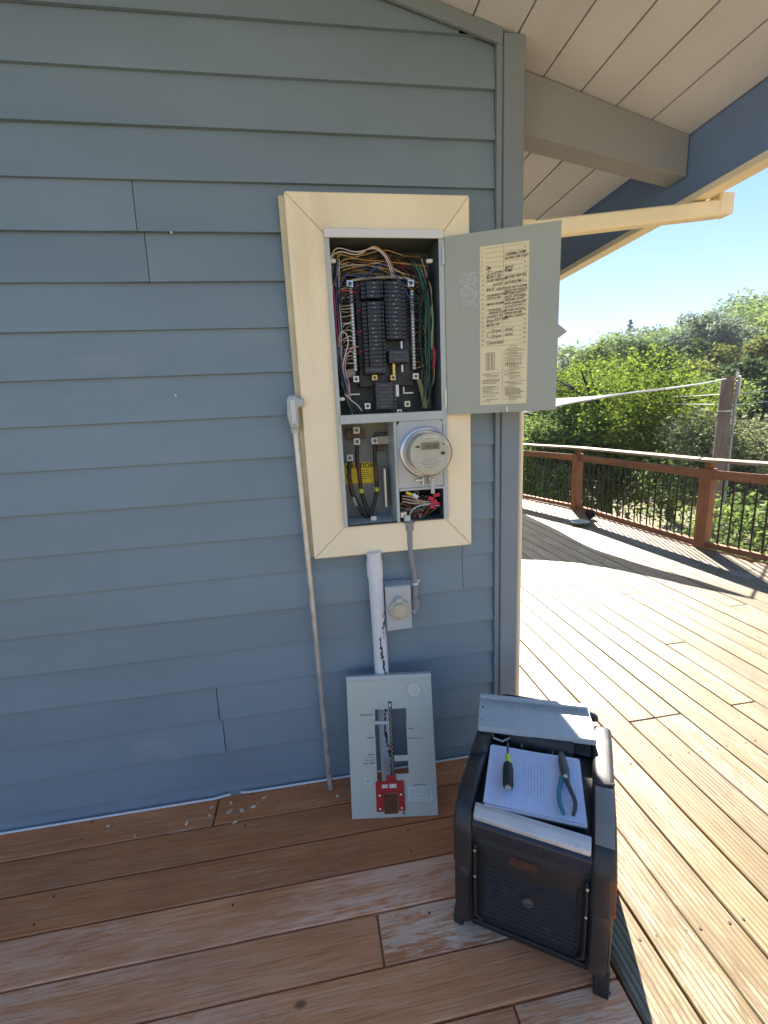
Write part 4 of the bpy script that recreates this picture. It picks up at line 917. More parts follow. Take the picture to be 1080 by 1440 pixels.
# red bracket
bm = BM(); bx(bm, .093, .201, -.006, -.0002, .092, .134, .001); bx(bm, .093, .121, -.006, -.0002, .024, .0918, .001); bx(bm, .177, .201, -.006, -.0002, .024, .0918, .001); bx(bm, .135, .172, -.008, -.0002, .1342, .156, .002)
rbk = obj('red_bracket', bm, REDP, cov, world=False)
for x, z in ((.107, .085), (.107, .035), (.189, .085), (.189, .035)):
    bm = BM(); lathe(bm, [(.005, 0), (.0045, .003), (.001, .004)], WM[cov] @ Matrix.Translation((x, -.006, z)) @ Matrix.Rotation(math.pi / 2, 4, 'X'), 12); obj('screw', bm, CHROME, rbk, smooth=True)
bm = BM(); bx(bm, .117, .139, -.0075, -.0062, .112, .124); bx(bm, .145, .173, -.0075, -.0062, .111, .125); bm.transform(WM[cov]); wl = obj('white_labels', bm, mat('white_label', (.8, .78, .74), .5), rbk)
bm = text_bm([('OFF', .128, .1145, .009, 0, 0, 'CENTER'), ('ON', .152, .1145, .009, 0, 0, 'LEFT')], Matrix.Translation((0, -.0079, 0))); bm.transform(WM[cov])
bm.free()
bm = text_bm([('MAIN', .128, .1155, .0075, 0, 0, 'CENTER'), ('ON  OFF', .159, .1155, .0075, 0, 0, 'CENTER')], Matrix.Translation((0, -.0079, 0))); bm.transform(WM[cov]); obj('label_print', bm, REDP, rbk)
bm = BM(); bx(bm, .050, .083, -.0012, -.0002, .128, .148); obj('paper_sticker', bm, mat('pale_sticker', (.60, .63, .62), .5), cov, world=False)
bm = BM(); bx(bm, .215, .307, -.0012, -.0002, .055, .108); ws_ = obj('paper_sticker', bm, mat('pale_sticker', (.60, .63, .62), .5), cov, world=False)
bm = BM()
for k in range(9):
    z = .101 - k * .005; x = .222
    if k == 0: strokes(bm, [((.222, z), (.302, z))], .0008, -.0016); continue
    while x < .298:
        q = random.uniform(.004, .014); strokes(bm, [((x, z), (min(x + q, .302), z))], .0012, -.0016); x += q + .003
strokes(bm, [((.055, .142), (.078, .142)), ((.055, .137), (.076, .137)), ((.057, .133), (.072, .133))], .0015, -.0016)
obj('sticker_print', bm_w(bm) if False else (bm.transform(WM[cov]) or bm), INKG, ws_)
its = [('dishwasher', .098, .381, .0115, .1, 0, 'RIGHT'), ('*', .099, .358, .012, 0, 0, 'RIGHT'), ('range', .094, .295, .012, .1, 0, 'RIGHT'), ('oven', .093, .232, .012, .1, 0, 'RIGHT'), ('shop outlet', .096, .212, .009, .1, 0, 'RIGHT'), ('disp. wash', .094, .200, .011, .1, 0, 'RIGHT'), ('*', .096, .178, .012, 0, 0, 'RIGHT'), ('*', .094, .155, .012, 0, 0, 'RIGHT'),
       ('*', .228, .390, .012), ('*', .227, .363, .012), ('wash', .229, .322, .010, .1), ('upstairs  a/c', .228, .286, .0105, .1), ('*', .230, .172, .012), ('Generator', .238, .112, .011, .1)]
for i_ in its:
    q = (*i_, 0, 'LEFT') if len(i_) == 5 else (*i_[:4], *(i_[4:] if len(i_) > 4 else (0, 0, 'LEFT')))
    bm = text_bm([q], Matrix.Translation((0, -.0007, 0))); bm.transform(WM[cov]); obj('marker_note', bm, INK, cov)
bm = BM(); strokes(bm, [((.052, .222), (.095, .224))], .0009, -.0007); bm.transform(WM[cov]); obj('marker_line', bm, INK, cov)
# embossed round seal
sl = BM(); 
for rr_ in (.030, .026): 
    P = [(.258 + rr_ * math.cos(2 * math.pi * k / 40), -.0006, .470 + rr_ * math.sin(2 * math.pi * k / 40)) for k in range(41)]; tube(sl, P, .0009, 5, cap=False)
lathe(sl, [(.0285, 0), (.0285, .0005)], Matrix.Translation((.258, -.0001, .470)) @ Matrix.Rotation(math.pi / 2, 4, 'X'), 40)
for k in range(8): a_ = k * math.pi / 4 + .4; strokes(sl, [((.258 + .006 * math.cos(a_), .470 + .006 * math.sin(a_)), (.258 + .021 * math.cos(a_ + .5), .470 + .021 * math.sin(a_ + .5))), ((.258 + .012 * math.cos(a_), .470 + .012 * math.sin(a_)), (.258 + .014 * math.cos(a_ + 1.2), .470 + .014 * math.sin(a_ + 1.2)))], .0026, -.0011)
sl.transform(WM[cov]); obj('embossed_seal', sl, mat('seal_silver', (.55, .58, .55), .35, .2), cov)
bm = BM(); lathe(bm, [(.004, 0), (.004, .002)], WM[cov] @ Matrix.Translation((.196, -.0005, .014)) @ Matrix.Rotation(math.pi / 2, 4, 'X'), 8); obj('screw', bm, STEELD, cov)
# ================================================================== GENERATOR
gO = Vector((.350, -.671, 0)); grot = Matrix.Rotation(math.atan2(-.5478, .8366), 3, 'Z')
gen = empty('portable_generator', gO, grot, label='black portable generator with red side flashes and a pale grab bar on the deck', cat='generator')
def g_obj(name, bm, m_, parent=None, smooth=False):
    if parent is None: return obj(name, bm, m_, gen, world=False, smooth=smooth)
    bm.transform(WM[gen]); return obj(name, bm, m_, parent, smooth=smooth)
W0, W1 = .0, .310
# central body: end panel, sloping brow, tray
prof = [(.004, .035), (0, .10), (0, .335), (.012, .357), (-.004, .405), (.004, .420), (.035, .424), (.30, .440), (.43, .448), (.455, .43), (.47, .30), (.47, .05), (.44, .035)]
bm = BM(); prism(bm, prof, W0, W1, 'x', .004, seg=2); body = g_obj('body', bm, GENB, smooth=True)
bm = BM(); prism(bm, [(-.006, .358), (-.012, .402), (-.002, .412), (.006, .40), (.006, .356)], W0 + .004, W1 - .004, 'x', .003); g_obj('brow', bm, mat('satin_blue_black_plastic', (.028, .031, .040), .28, var=.1), body)
# silver grab bar
bm = BM(); prism(bm, [(-.012, .418), (-.012, .432), (.004, .446), (.020, .448), (.020, .436), (.004, .430)], .010, .300, 'x', .003, seg=2); g_obj('grab_bar', bm, mat('silver_grey_bar', (.55, .55, .54), .4, .2, var=.08, vs=20, dirt=(.4, .38, .35), ds=12, dth=.6), smooth=True)
bm = BM(); bx(bm, .005, .305, .020, .026, .426, .436, .001); g_obj('tray_edge', bm, GENT, body)
# side pods: broad moulded shells that wrap the frame
podp = [(.006, .036), (-.008, .055), (-.016, .10), (-.016, .25), (-.024, .285), (-.024, .385), (.004, .434), (.05, .462), (.10, .468), (.36, .474), (.44, .468), (.478, .42), (.488, .30), (.485, .08), (.46, .04)]
SUNFAIR = mat('sun_painted_fairing', (.20, .19, .17), .35, var=.12)  # light grey stands for sun reflecting off the black pod top
for s in (0, 1):
    bm = BM(); a_, b_ = (-.046, .006) if s == 0 else (.302, .358)
    prism(bm, podp, a_, b_, 'x', .013, seg=3); pd = g_obj('side_pod', bm, GENP, smooth=True)
    xo = -.0475 if s == 0 else .3570
    bm = BM(); prism(bm, [(-.014, .26), (.02, .28), (.13, .40), (.12, .435), (.04, .41), (-.012, .37)], xo, xo + .0035, 'x', .001); g_obj('red_flash', bm, ORANGEL, pd)
    # chamfered lower cheek in front
    bm = BM(); a2, b2c = (-.040, .0) if s == 0 else (.308, .352)
    prism(bm, [(-.0165, .06), (-.0235, .10), (-.0235, .235), (-.0165, .262)], a2, b2c, 'x', .006, seg=2); g_obj('cheek', bm, GENP, pd, smooth=True)
    xt = .014 if s == 0 else .296
    bm = BM(); tube(bm, [(xt, -.002, .325), (xt, -.010, .31), (xt, -.010, .12), (xt + (.006 if s == 0 else -.006), -.008, .09), (xt + (.018 if s == 0 else -.018), -.002, .075)], .0045, 8, n=4); g_obj('corner_tube', bm, BLKR, body, smooth=True)
    for z in (.322, .235):
        bm = BM(); lathe(bm, [(.004, 0), (.0036, .003), (.001, .004)], Matrix.Translation((xt, -.0145, z)) @ Matrix.Rotation(math.pi / 2, 4, 'X'), 10); g_obj('bolt', bm, GALV2, body)
    xa, xb = (-.038, -.002) if s == 0 else (.308, .352)
    if s: bm = BM(); prism(bm, [(.008, .441), (.05, .4665), (.10, .4725), (.165, .4755), (.17, .466), (.05, .452), (.016, .432)], xa, xb, 'x', .002, seg=2); g_obj('sunlit_fairing_patch', bm, SUNFAIR, pd, smooth=True)  # raised patch imitating the sunlit area, right pod only
    bm = BM(); tube(bm, [(xa - .002, .175, .474), ((xa + xb) / 2, .168, .477), (xb + .004, .19, .470)], .0035, 8, n=4); g_obj('fairing_rim', bm, BLKR, pd, smooth=True)
bm = BM(); tube(bm, [(.0, .46, .47), (.02, .462, .486), (.15, .465, .490), (.29, .462, .486), (.31, .46, .47)], .011, 10, n=5); g_obj('rear_crossbar', bm, mat('black_cage_tube', (.03, .03, .032), .3, var=.1), smooth=True)
bm = BM(); prism(bm, [(.275, .446), (.285, .482), (.40, .490), (.42, .450)], .06, .25, 'x', .006, seg=2); g_obj('control_hump', bm, GENT, body, smooth=True)
# front louvres: small dark slots with a lip over each
SLOT = finish_mesh(bx(BM(), -.012, .012, -.0009, -.0001, 0, .0062), DARK, 'louvre_slot')
LIPM = finish_mesh(prism(BM(), [(-.0042, .0062), (-.0001, .0062), (-.0001, .0095)], -.013, .013, 'x'), GENB, 'louvre_lip')
for r_ in range(12):
    z = .095 + r_ * .0145
    for c_ in range(8):
        x = .048 + c_ * .0305 + (.006 if r_ % 2 else 0)
        if abs(x - .155) < .026 and abs(z + .003 - .198) < .024: continue
        o = link('louvre', SLOT, body, WM[body].inverted() @ WM[gen] @ Matrix.Translation((x, 0, z))); link('louvre_lip', LIPM, body, WM[body].inverted() @ WM[gen] @ Matrix.Translation((x, 0, z)))
bm = BM(); lathe(bm, [(.0135, 0), (.0135, .006), (.0105, .006), (.0105, .001)], Matrix.Translation((.155, -.0005, .198)) @ Matrix.Rotation(math.pi / 2, 4, 'X'), 18); g_obj('hole_ring', bm, mat('worn_grey_ring', (.12, .11, .10), .5), body, smooth=True)
bm = BM(); bx(bm, .105, .175, -.0022, -.0006, .298, .326, .0006); g_obj('faded_badge', bm, mat('faded_brown_badge', (.075, .030, .020), .5, var=.2, vs=60), body)
bm = BM(); bx(bm, .006, .304, -.0045, .004, .050, .066, .002); bx(bm, .030, .034, -.005, -.0005, .09, .30, .001); bx(bm, .276, .280, -.005, -.0005, .09, .30, .001); g_obj('panel_rib', bm, GENB, body)
# wheel left front, foot right front, rear feet
for (x, v, ax) in ((-.052, .03, 0), (-.052, .42, 0)):
    bm = BM(); lathe(bm, [(.010, -.013), (.032, -.013), (.036, -.008), (.036, .008), (.032, .013), (.010, .013)], Matrix.Translation((x + .012, v, .036)) @ Matrix.Rotation(math.pi / 2, 4, 'Y'), 22); wl_ = g_obj('wheel', bm, BLKR, smooth=True)
    bm = BM(); lathe(bm, [(.012, -.015), (.012, .015)], Matrix.Translation((x + .012, v, .036)) @ Matrix.Rotation(math.pi / 2, 4, 'Y'), 12); g_obj('hub', bm, GENP, wl_)
for (x, v) in ((.338, .0), (.338, .43), (.03, .44)):
    bm = BM(); prism(bm, [(v - .020, 0), (v + .022, 0), (v + .018, .07), (v - .014, .07)], x - .016, x + .022, 'x', .004, seg=2); g_obj('foot', bm, BLKR, smooth=True)
# back recess, bracket and cord seen under the loose plate
bm = BM(); bx(bm, .02, .30, .300, .42, .449, .4545, .003); g_obj('rear_tray', bm, GENT, body)
gloc = lambda u, v, z: gO + grot @ Vector((u, v, z))
cord = empty('looped_cable', gloc(.15, .33, .455), label='beige cable loop tucked under the grey plate on the generator', cat='cable')
bm = BM(); tube(bm, [gloc(.10, .265, .456), gloc(.095, .31, .462), (gloc(.12, .325, .474)), gloc(.17, .32, .474), gloc(.185, .31, .460), gloc(.19, .27, .456)], .0024, 6, n=6); obj('cord', bm, mat('dull_beige_cord', (.30, .24, .15), .6), cord, smooth=True)
brk = empty('bent_bracket', gloc(.0, .3, .46), label='small bent grey steel bracket under the left end of the loose plate', cat='bracket')
bm = BM(); tube(bm, [gloc(-.012, .31, .466), gloc(.012, .268, .462), gloc(.04, .262, .462), gloc(.075, .300, .466)], .0035, 6); obj('rod', bm, GALV, brk)
# loose plate
pO = gloc(-.036, .262, .4985); pE = gloc(.31, .322, .4985); pex = (pE - pO); PL = pex.length
plate = empty('loose_cover_plate', pO, frame_rot(pex, grot @ Vector((0, 1, .03))), label='light grey folded metal cover strip lying across the top of the generator', cat='metal plate')
PW = .140
bm = BM(); bx(bm, 0, PL, 0, PW, 0, .0016); obj('sheet', bm, mat('plate_pale_enamel', (.44, .49, .48), .32, var=.05, bump=.05, dirt=(.36, .40, .39), ds=6, dth=.64), plate, world=False)
bm = BM(); bx(bm, 0, PL, -.0018, 0, -.018, .0016); bx(bm, 0, PL, PW, PW + .0018, .0, .020); bx(bm, 0, PL, PW - .012, PW, .0182, .020); bx(bm, -.0018, 0, 0, PW, -.014, .0016); bx(bm, PL, PL + .0018, 0, PW, -.014, .0016)
obj('folded_edge', bm, PLITE, plate, world=False)
bm = BM(); bx(bm, .008, .013, .090, .098, .0016, .0024); bx(bm, .006, .010, .030, .033, .0016, .0024); obj('slot', bm, INK, plate, world=False)
# notebook: plane of the tray top
def tp(px, py, z0=.4405, s=.05):
    n = grot @ Vector((0, -s, 1)); return on_plane(px, py, gO + Vector((0, 0, z0)), n)
A_, B_, C_, D_ = tp(683, 1127, .450), tp(824, 1165, .450), tp(817, 1066, .450), tp(690, 1050, .450)
nrm_ = (grot @ Vector((0, -.05, 1))).normalized(); ctr = (A_ + B_ + C_ + D_) / 4
nx = ((B_ - A_) + (C_ - D_)).normalized(); nrot = Matrix((nx, nrm_.cross(nx).normalized(), nrm_)).transposed()
NW = ((B_ - A_).length + (C_ - D_).length) / 2; NH = ((D_ - A_).length + (C_ - B_).length) / 2
nb_ = empty('spiral_notebook', ctr, nrot, label='open spiral notebook with handwritten lines lying on the generator', cat='notebook')
print('notebook', NW, NH)
bm = BM(); bx(bm, -NW / 2, NW / 2, -NH / 2, NH / 2, -.010, -.0015, .001); obj('page_block', bm, PAPER, nb_, world=False)
def page(x0, x1, y0, y1, z, curl, ra):
    bm = BM(); n = 16; g_ = []
    for j in range(n + 1):
        row = []
        for i in range(n + 1):
            u_, v_ = i / n, j / n
            zz = z + curl * max(0, v_ - .6) ** 2 * 1.5 + curl * .7 * max(0, .25 - u_) ** 2 * 4 + .0008 * math.sin(u_ * 9 + ra * 9)
            row.append(bm.verts.new((x0 + (x1 - x0) * u_, y0 + (y1 - y0) * v_, zz)))
        g_.append(row)
    for j in range(n):
        for i in range(n): bm.faces.new((g_[j][i], g_[j][i + 1], g_[j + 1][i + 1], g_[j + 1][i]))
    bm.transform(Matrix.Rotation(ra, 4, 'Z')); return bm
obj('page', page(-NW / 2 + .004, NW / 2 - .001, -NH / 2 + .006, NH / 2 - .0, -.0008, .010, .012), PAPER, nb_, world=False, smooth=True)
pg_ = obj('page', page(-NW / 2 - .003, NW / 2 - .004, -NH / 2 + .002, NH / 2 - .006, .0010, .006, -.006), PAPER, nb_, world=False, smooth=True)
bm = BM()      # ruled lines run parallel to the short side (page turned sideways) and pencilled notes
def zt_(x): return .0034 + .0012
for k in range(30):
    x = -NW / 2 + .012 + k * .0083
    if x > NW / 2 - .01: break
    vs = [bm.verts.new(p) for p in ((x, -NH / 2 + .006, .0042), (x + .0006, -NH / 2 + .006, .0042), (x + .0006, NH / 2 - .012, .0042), (x, NH / 2 - .012, .0042))]; bm.faces.new(vs)
bm.transform(WM[nb_]); obj('ruling', bm, PAPERL, pg_)
bm = BM()
for k in range(7):
    x = -.025 + k * .0083; y = NH / 2 - .05
    while y > -NH / 2 + .03 + .012 * (k % 3):
        l_ = random.uniform(.002, .0045); dx = random.uniform(-.0022, .0022)
        n = [(x, y), (x + dx, y - l_)]
        vs = [bm.verts.new(p) for p in ((n[0][0], n[0][1], .0046), (n[0][0] + .0006, n[0][1], .0046), (n[1][0] + .0006, n[1][1], .0046), (n[1][0], n[1][1], .0046))]; bm.faces.new(vs)
        y -= l_ + random.choice((.0006, .0006, .0035))
bm.transform(WM[nb_]); obj('pen_writing', bm, mat('blue_ink', (.10, .13, .30), .6), pg_)
ring = finish_mesh(tube(BM(), [(0, .0045 * math.cos(t_) , .0045 * math.sin(t_) ) for t_ in [i * math.pi / 5 for i in range(10)]], .0006, 4), GALV, 'spiral_ring')
for k in range(46): link('spiral_ring', ring, nb_, Matrix.Translation((-NW / 2 + .006 + k * (NW - .012) / 45, -NH / 2 - .001, -.002)))
bm = BM(); bx(bm, -NW / 2 - .002, NW / 2 + .002, -NH / 2 - .003, NH / 2 - .004, -.0125, -.0105, .0005); obj('back_cover', bm, mat('notebook_cover', (.03, .03, .035), .5), nb_, world=False)
zN = .4605
def np_(px, py, h=0): return tp(px, py, .4575 + h)
# screwdriver
sdr = empty('screwdriver', np_(714, 1080), label='small screwdriver with black cushion grip and lime green collar on the notebook', cat='screwdriver')
t0, t1, t2, t3 = np_(714.2, 1044, .018), np_(714.2, 1063, .018), np_(714, 1075, .018), np_(714.5, 1108, .018); d = (t0 - t3).normalized()
def along(P0, d, prof, name, m_, seg=18):
    q = d.to_track_quat('Z', 'Y').to_matrix().to_4x4(); bm = BM(); lathe(bm, prof, Matrix.Translation(P0) @ q, seg); return obj(name, bm, m_, sdr, smooth=True)
L1 = (t2 - t3).length; L2 = (t1 - t3).length; L3 = (t0 - t3).length
sf = [(.006, 0), (.0125, .003), (.0148, .009), (.015, L1 * .8), (.0125, L1), (.010, L1 + .002)]
gp = along(t3, d, sf, 'grip', BLKR)
along(t3, d, [(.010, L1 + .001), (.0095, L1 + .008), (.0078, L2 - .006), (.0095, L2), (.006, L2 + .003)], 'collar', LIME)
along(t3, d, [(.0035, L2), (.0033, L3 - .008), (.0015, L3 + .006)], 'shaft', STEELD, 8)
along(t3, d, [(.0035, -.001), (.0085, -.0006), (.0085, .003)], 'end_cap', mat('grey_end_cap', (.3, .3, .3), .4))
# pliers
pl_ = empty('pliers', np_(795, 1100), label='long-handled pliers with one teal grip and one dark grip on the notebook', cat='pliers')
def blade(pts, wds, h, m_, name, z=.004):
    P = [np_(x, y, z) for x, y in pts]; P = smoothpts(P, 4); bm = BM(); n = len(P); rings = []
    for i, p in enumerate(P):
        d = (P[min(i + 1, n - 1)] - P[max(i - 1, 0)]).normalized(); s = nrm_.cross(d); f = i / (n - 1) * (len(wds) - 1); k = min(int(f), len(wds) - 2); w_ = wds[k] + (wds[k + 1] - wds[k]) * (f - k)
        rings.append([bm.verts.new(p + s * (w_ / 2 * a) + nrm_ * (h * b)) for a, b in ((-1, .25), (-.6, 0), (.6, 0), (1, .25), (1, .75), (.6, 1), (-.6, 1), (-1, .75))])
    for a, b in zip(rings, rings[1:]):
        for k in range(8): bm.faces.new((a[k], b[k], b[(k + 1) % 8], a[(k + 1) % 8]))
    bm.faces.new(rings[0]); bm.faces.new(rings[-1][::-1]); bmesh.ops.recalc_face_normals(bm, faces=bm.faces); return obj(name, bm, m_, pl_, smooth=True)
blade([(789, 1061), (791, 1072), (794, 1086), (796, 1098)], [.012, .024, .026, .018], .011, STEELD, 'jaw')
blade([(793, 1090), (800, 1108), (807, 1124), (809, 1136), (806, 1148)], [.018, .011, .010, .011, .008], .010, mat('dark_worn_grip', (.05, .045, .045), .5, var=.2), 'handle', .006)
blade([(791, 1096), (786.5, 1110), (786, 1122), (788, 1134), (793, 1147)], [.016, .011, .011, .011, .008], .010, TEAL, 'handle', .003)
p = np_(795, 1092, .016); bm = BM(); lathe(bm, [(.006, 0), (.006, .002), (.003, .003)], Matrix.Translation(p) @ nrot.to_4x4(), 14); obj('pivot', bm, GALV, pl_, smooth=True)
# ================================================================== DEBRIS
chips = [(-.885, -.051), (-.767, -.119), (-.586, -.101), (-.505, -.046), (-.432, -.04), (-.431, -.081), (-.403, -.136), (-.384, -.084), (-.341, -.077), (-.326, -.062), (-.301, -.04), (-.007, -.095), (.575, -.075), (-.506, -.082), (.545, -.05)]
for i, (x, y) in enumerate(chips):
    bm = BM(); bmesh.ops.create_icosphere(bm, subdivisions=1, radius=1)
    s = random.uniform(.0075, .0120) * (1.25 if i in (2, 3, 4) else .9)
    ax_ = random.uniform(.9, 1.5); ay_ = random.uniform(.45, .9)
    for v in bm.verts: v.co = Vector((v.co.x * s * ax_ * random.uniform(.75, 1.2), v.co.y * s * ay_ * random.uniform(.75, 1.2), v.co.z * s * random.uniform(.15, .45) + s * .3))
    bm.transform(Matrix.Translation((x, y, 0)) @ Matrix.Rotation(random.uniform(0, 3), 4, 'Z'))
    lb_ = {0: 'pale chip farthest left along the foot of the siding', 1: 'pale chip second from the left, on the first board seam', 2: 'larger pale chip alone left of the chip cluster', 11: 'pale chip beside the foot of the leaning steel conduit', 12: 'pale chip between the breaker cover and the generator, nearer the generator', 14: 'pale chip between the breaker cover and the generator, nearer the cover'}.get(i, 'small pale chip in the cluster by the lifted foot of the siding')
    tag(obj('wood_chip', bm, CHIP), lb_, 'wood chip', 'pale chips along the foot of the wall')
# ================================================================== BOWL AND PINE CONE
bw = empty('shallow_bowl', (3.31, 3.51, 0), label='shallow pale glass bowl on the far sunlit deck boards', cat='bowl')
bm = BM(); lathe(bm, [(.045, .001), (.06, .003), (.10, .038), (.118, .048), (.113, .048), (.095, .034), (.055, .008), (.001, .007)], Matrix.Translation((3.31, 3.51, 0)), 28); obj('dish', bm, mat('grey_white_glaze', (.42, .46, .40), .3), bw, smooth=True)
cn = empty('pine_cone', (3.60, 3.74, 0), label='dark pine cone sitting on the deck by the railing base', cat='pine cone')
bm = BM()
for k in range(90):
    f = k / 90; a_ = k * 2.4; r_ = .070 * math.sin(math.pi * (.15 + .8 * f)); z = .005 + .115 * f
    M_ = Matrix.Translation((3.60 + r_ * .6 * math.cos(a_), 3.74 + r_ * .6 * math.sin(a_), z + .01)) @ Matrix.Rotation(a_, 4, 'Z') @ Matrix.Rotation(-.5 - f * .6, 4, 'Y')
    bx(bm, 0, r_ * .55, -.010, .010, -.003, .003, .0, M_)
lathe(bm, [(.02, .005), (.045, .03), (.045, .07), (.012, .115)], Matrix.Translation((3.60, 3.74, 0)), 10)
obj('scales', bm, mat('dark_cone_brown', (.05, .035, .03), .8), cn)
# ================================================================== SHADE SAIL
T_ = Vector((4.01, 3.10, 1.63))
NE = smoothpts([(4.01, 3.10, 1.63), (3.74, 3.48, 1.60), (3.57, 3.69, 1.565), (3.38, 3.91, 1.53), (3.12, 4.08, 1.475), (2.70, 4.22, 1.42), (1.9, 4.48, 1.37), (.86, 5.1, 1.38)], 4)
RE = smoothpts([(4.01, 3.10, 1.63), (3.96, 3.35, 1.62), (3.90, 3.58, 1.61), (3.79, 3.87, 1.60), (3.69, 4.25, 1.595), (3.64, 4.66, 1.60), (3.70, 5.37, 1.61), (3.73, 6.15, 1.63), (3.8, 7.0, 1.66), (3.98, 8.2, 1.70)], 3)
sail = empty('shade_sail', T_, label='white shade sail stretched over the far deck and seen nearly edge-on', cat='shade sail')
bm = BM(); g_ = [[bm.verts.new(a_ + b_ - T_) for a_ in NE] for b_ in RE]
for r0_, r1_ in zip(g_, g_[1:]):
    for k in range(len(r0_) - 1): bm.faces.new((r0_[k], r0_[k + 1], r1_[k + 1], r1_[k]))
SF = bpy.data.materials.new('white_knit_sail_fabric'); SF.use_nodes = True; sn = SF.node_tree; sn.nodes.remove(sn.nodes['Principled BSDF'])
d1 = sn.nodes.new('ShaderNodeBsdfDiffuse'); d1.inputs[0].default_value = (.8, .8, .78, 1); d2 = sn.nodes.new('ShaderNodeBsdfTranslucent'); d2.inputs[0].default_value = (.8, .8, .78, 1)
d3 = sn.nodes.new('ShaderNodeBsdfTransparent'); d3.inputs[0].default_value = (1, 1, 1, 1)
x1 = sn.nodes.new('ShaderNodeMixShader'); x1.inputs[0].default_value = .22; x2 = sn.nodes.new('ShaderNodeMixShader'); x2.inputs[0].default_value = .05
sn.links.new(d1.outputs[0], x1.inputs[1]); sn.links.new(d2.outputs[0], x1.inputs[2]); sn.links.new(x1.outputs[0], x2.inputs[1]); sn.links.new(d3.outputs[0], x2.inputs[2]); sn.links.new(x2.outputs[0], sn.nodes['Material Output'].inputs[0])
obj('fabric', bm, SF, sail, smooth=True)
bm = BM(); tube(bm, NE, .011, 6); obj('edge_webbing', bm, ROPE, sail, smooth=True)
bm = BM(); tube(bm, RE, .009, 6); obj('edge_webbing', bm, ROPE, sail, smooth=True)
bm = BM(); tube(bm, [T_ + Vector((0, 0, 0)), T_ + Vector((.01, -.01, .0))], .012, 8); obj('corner_ring', bm, GALV, sail)
poleTop = on_y(1024, 531, 6.0)
bm = BM(); tube(bm, [T_, (T_ + poleTop) / 2 - Vector((0, 0, .02)), poleTop - Vector((.1, .05, .02))], .011, 6, n=4); obj('rope', bm, ROPE, sail, smooth=True)
# ================================================================== UTILITY POLE + WIRES
pz = poleTop.z; px_ = poleTop.x
pole = empty('utility_pole', (px_ - .0, 6.0, -3.1), label='brown timber utility pole with pale strip behind the railing', cat='utility pole')
bm = BM(); tube(bm, [(px_, 6, hill_h(px_, 6) - .3), (px_, 6, pz + .02)], [.125, .105], 16); obj('post', bm, POLEW, pole, smooth=True)
bm = BM(); bx(bm, px_ + .085, px_ + .122, 5.87, 5.92, -3.2, pz - .06, .01); obj('pale_strip', bm, mat('pale_grey_strip', (.36, .34, .31), .6, var=.15, vs=4), pole)  # pale strip standing for the pole's paler right side
bm = BM(); tube(bm, [(px_ + .02, 5.84, pz + .10), (px_ + .02, 5.84, pz - .02)], .02, 8); obj('insulator', bm, GALV, pole)
bm = BM(); bx(bm, px_ + .095, px_ + .125, 5.84, 5.88, pz - .35, pz + .02, .004); obj('bracket', bm, GALV, pole)
bm = BM(); lathe(bm, [(.119, 0), (.119, .02)], Matrix.Translation((px_, 6, pz - .62)), 18); obj('band', bm, GALV, pole)
for k, (dy, dzz, sgn) in enumerate(((0, -.30, 1), (.1, -.52, 1), (0, -.30, -1), (.1, -.48, -1))):
    e_ = Vector((px_ + 14, 10, pz + dzz + 1.0)) if sgn > 0 else Vector((17, 21.5, 2.6 + dzz))
    s_ = Vector((px_ + sgn * .13, 6 + dy, pz + dzz)); bm = BM(); tube(bm, [s_, (s_ + e_) / 2 - Vector((0, 0, .25)), e_], .0075, 5, n=8); o = obj('power_line', bm, mat('pale_cable', (.50, .50, .48), .5), smooth=True)
    tag(o, ['upper cable running right from the utility pole', 'lower cable running right from the utility pole', 'upper cable running left from the utility pole across the trees', 'lower cable running left from the utility pole across the trees'][k], 'cable', 'cables on the utility pole')
# ================================================================== FAR EAVE CORNER (umbrella-like roof tip left of the sky)
tipP = on_y(798, 466, 26); 
er = empty('neighbour_roof_corner', tipP + Vector((-2, 1, -3)), label='pinkish underside of a far roof corner just right of the open panel door', cat='roof')
bm = BM(); V_ = [tipP, on_y(786, 456, 26), on_y(700, 430, 27), on_y(700, 486, 26), on_y(786, 475, 26)]
a = [bm.verts.new(p) for p in V_]; bm.faces.new(a); ex = bmesh.ops.extrude_face_region(bm, geom=bm.faces[:]); bmesh.ops.translate(bm, verts=[v for v in ex['geom'] if isinstance(v, bmesh.types.BMVert)], vec=(-.3, 3.5, .9)); bmesh.ops.recalc_face_normals(bm, faces=bm.faces)
obj('eave', bm, mat('pinkish_eave', (.45, .33, .29), .7), er)
bm = BM(); bx(bm, tipP.x - 7, tipP.x - 2.2, 26.5, 30, -3.5, tipP.z - .3); obj('wall', bm, mat('far_wall', (.35, .30, .26), .8), er)
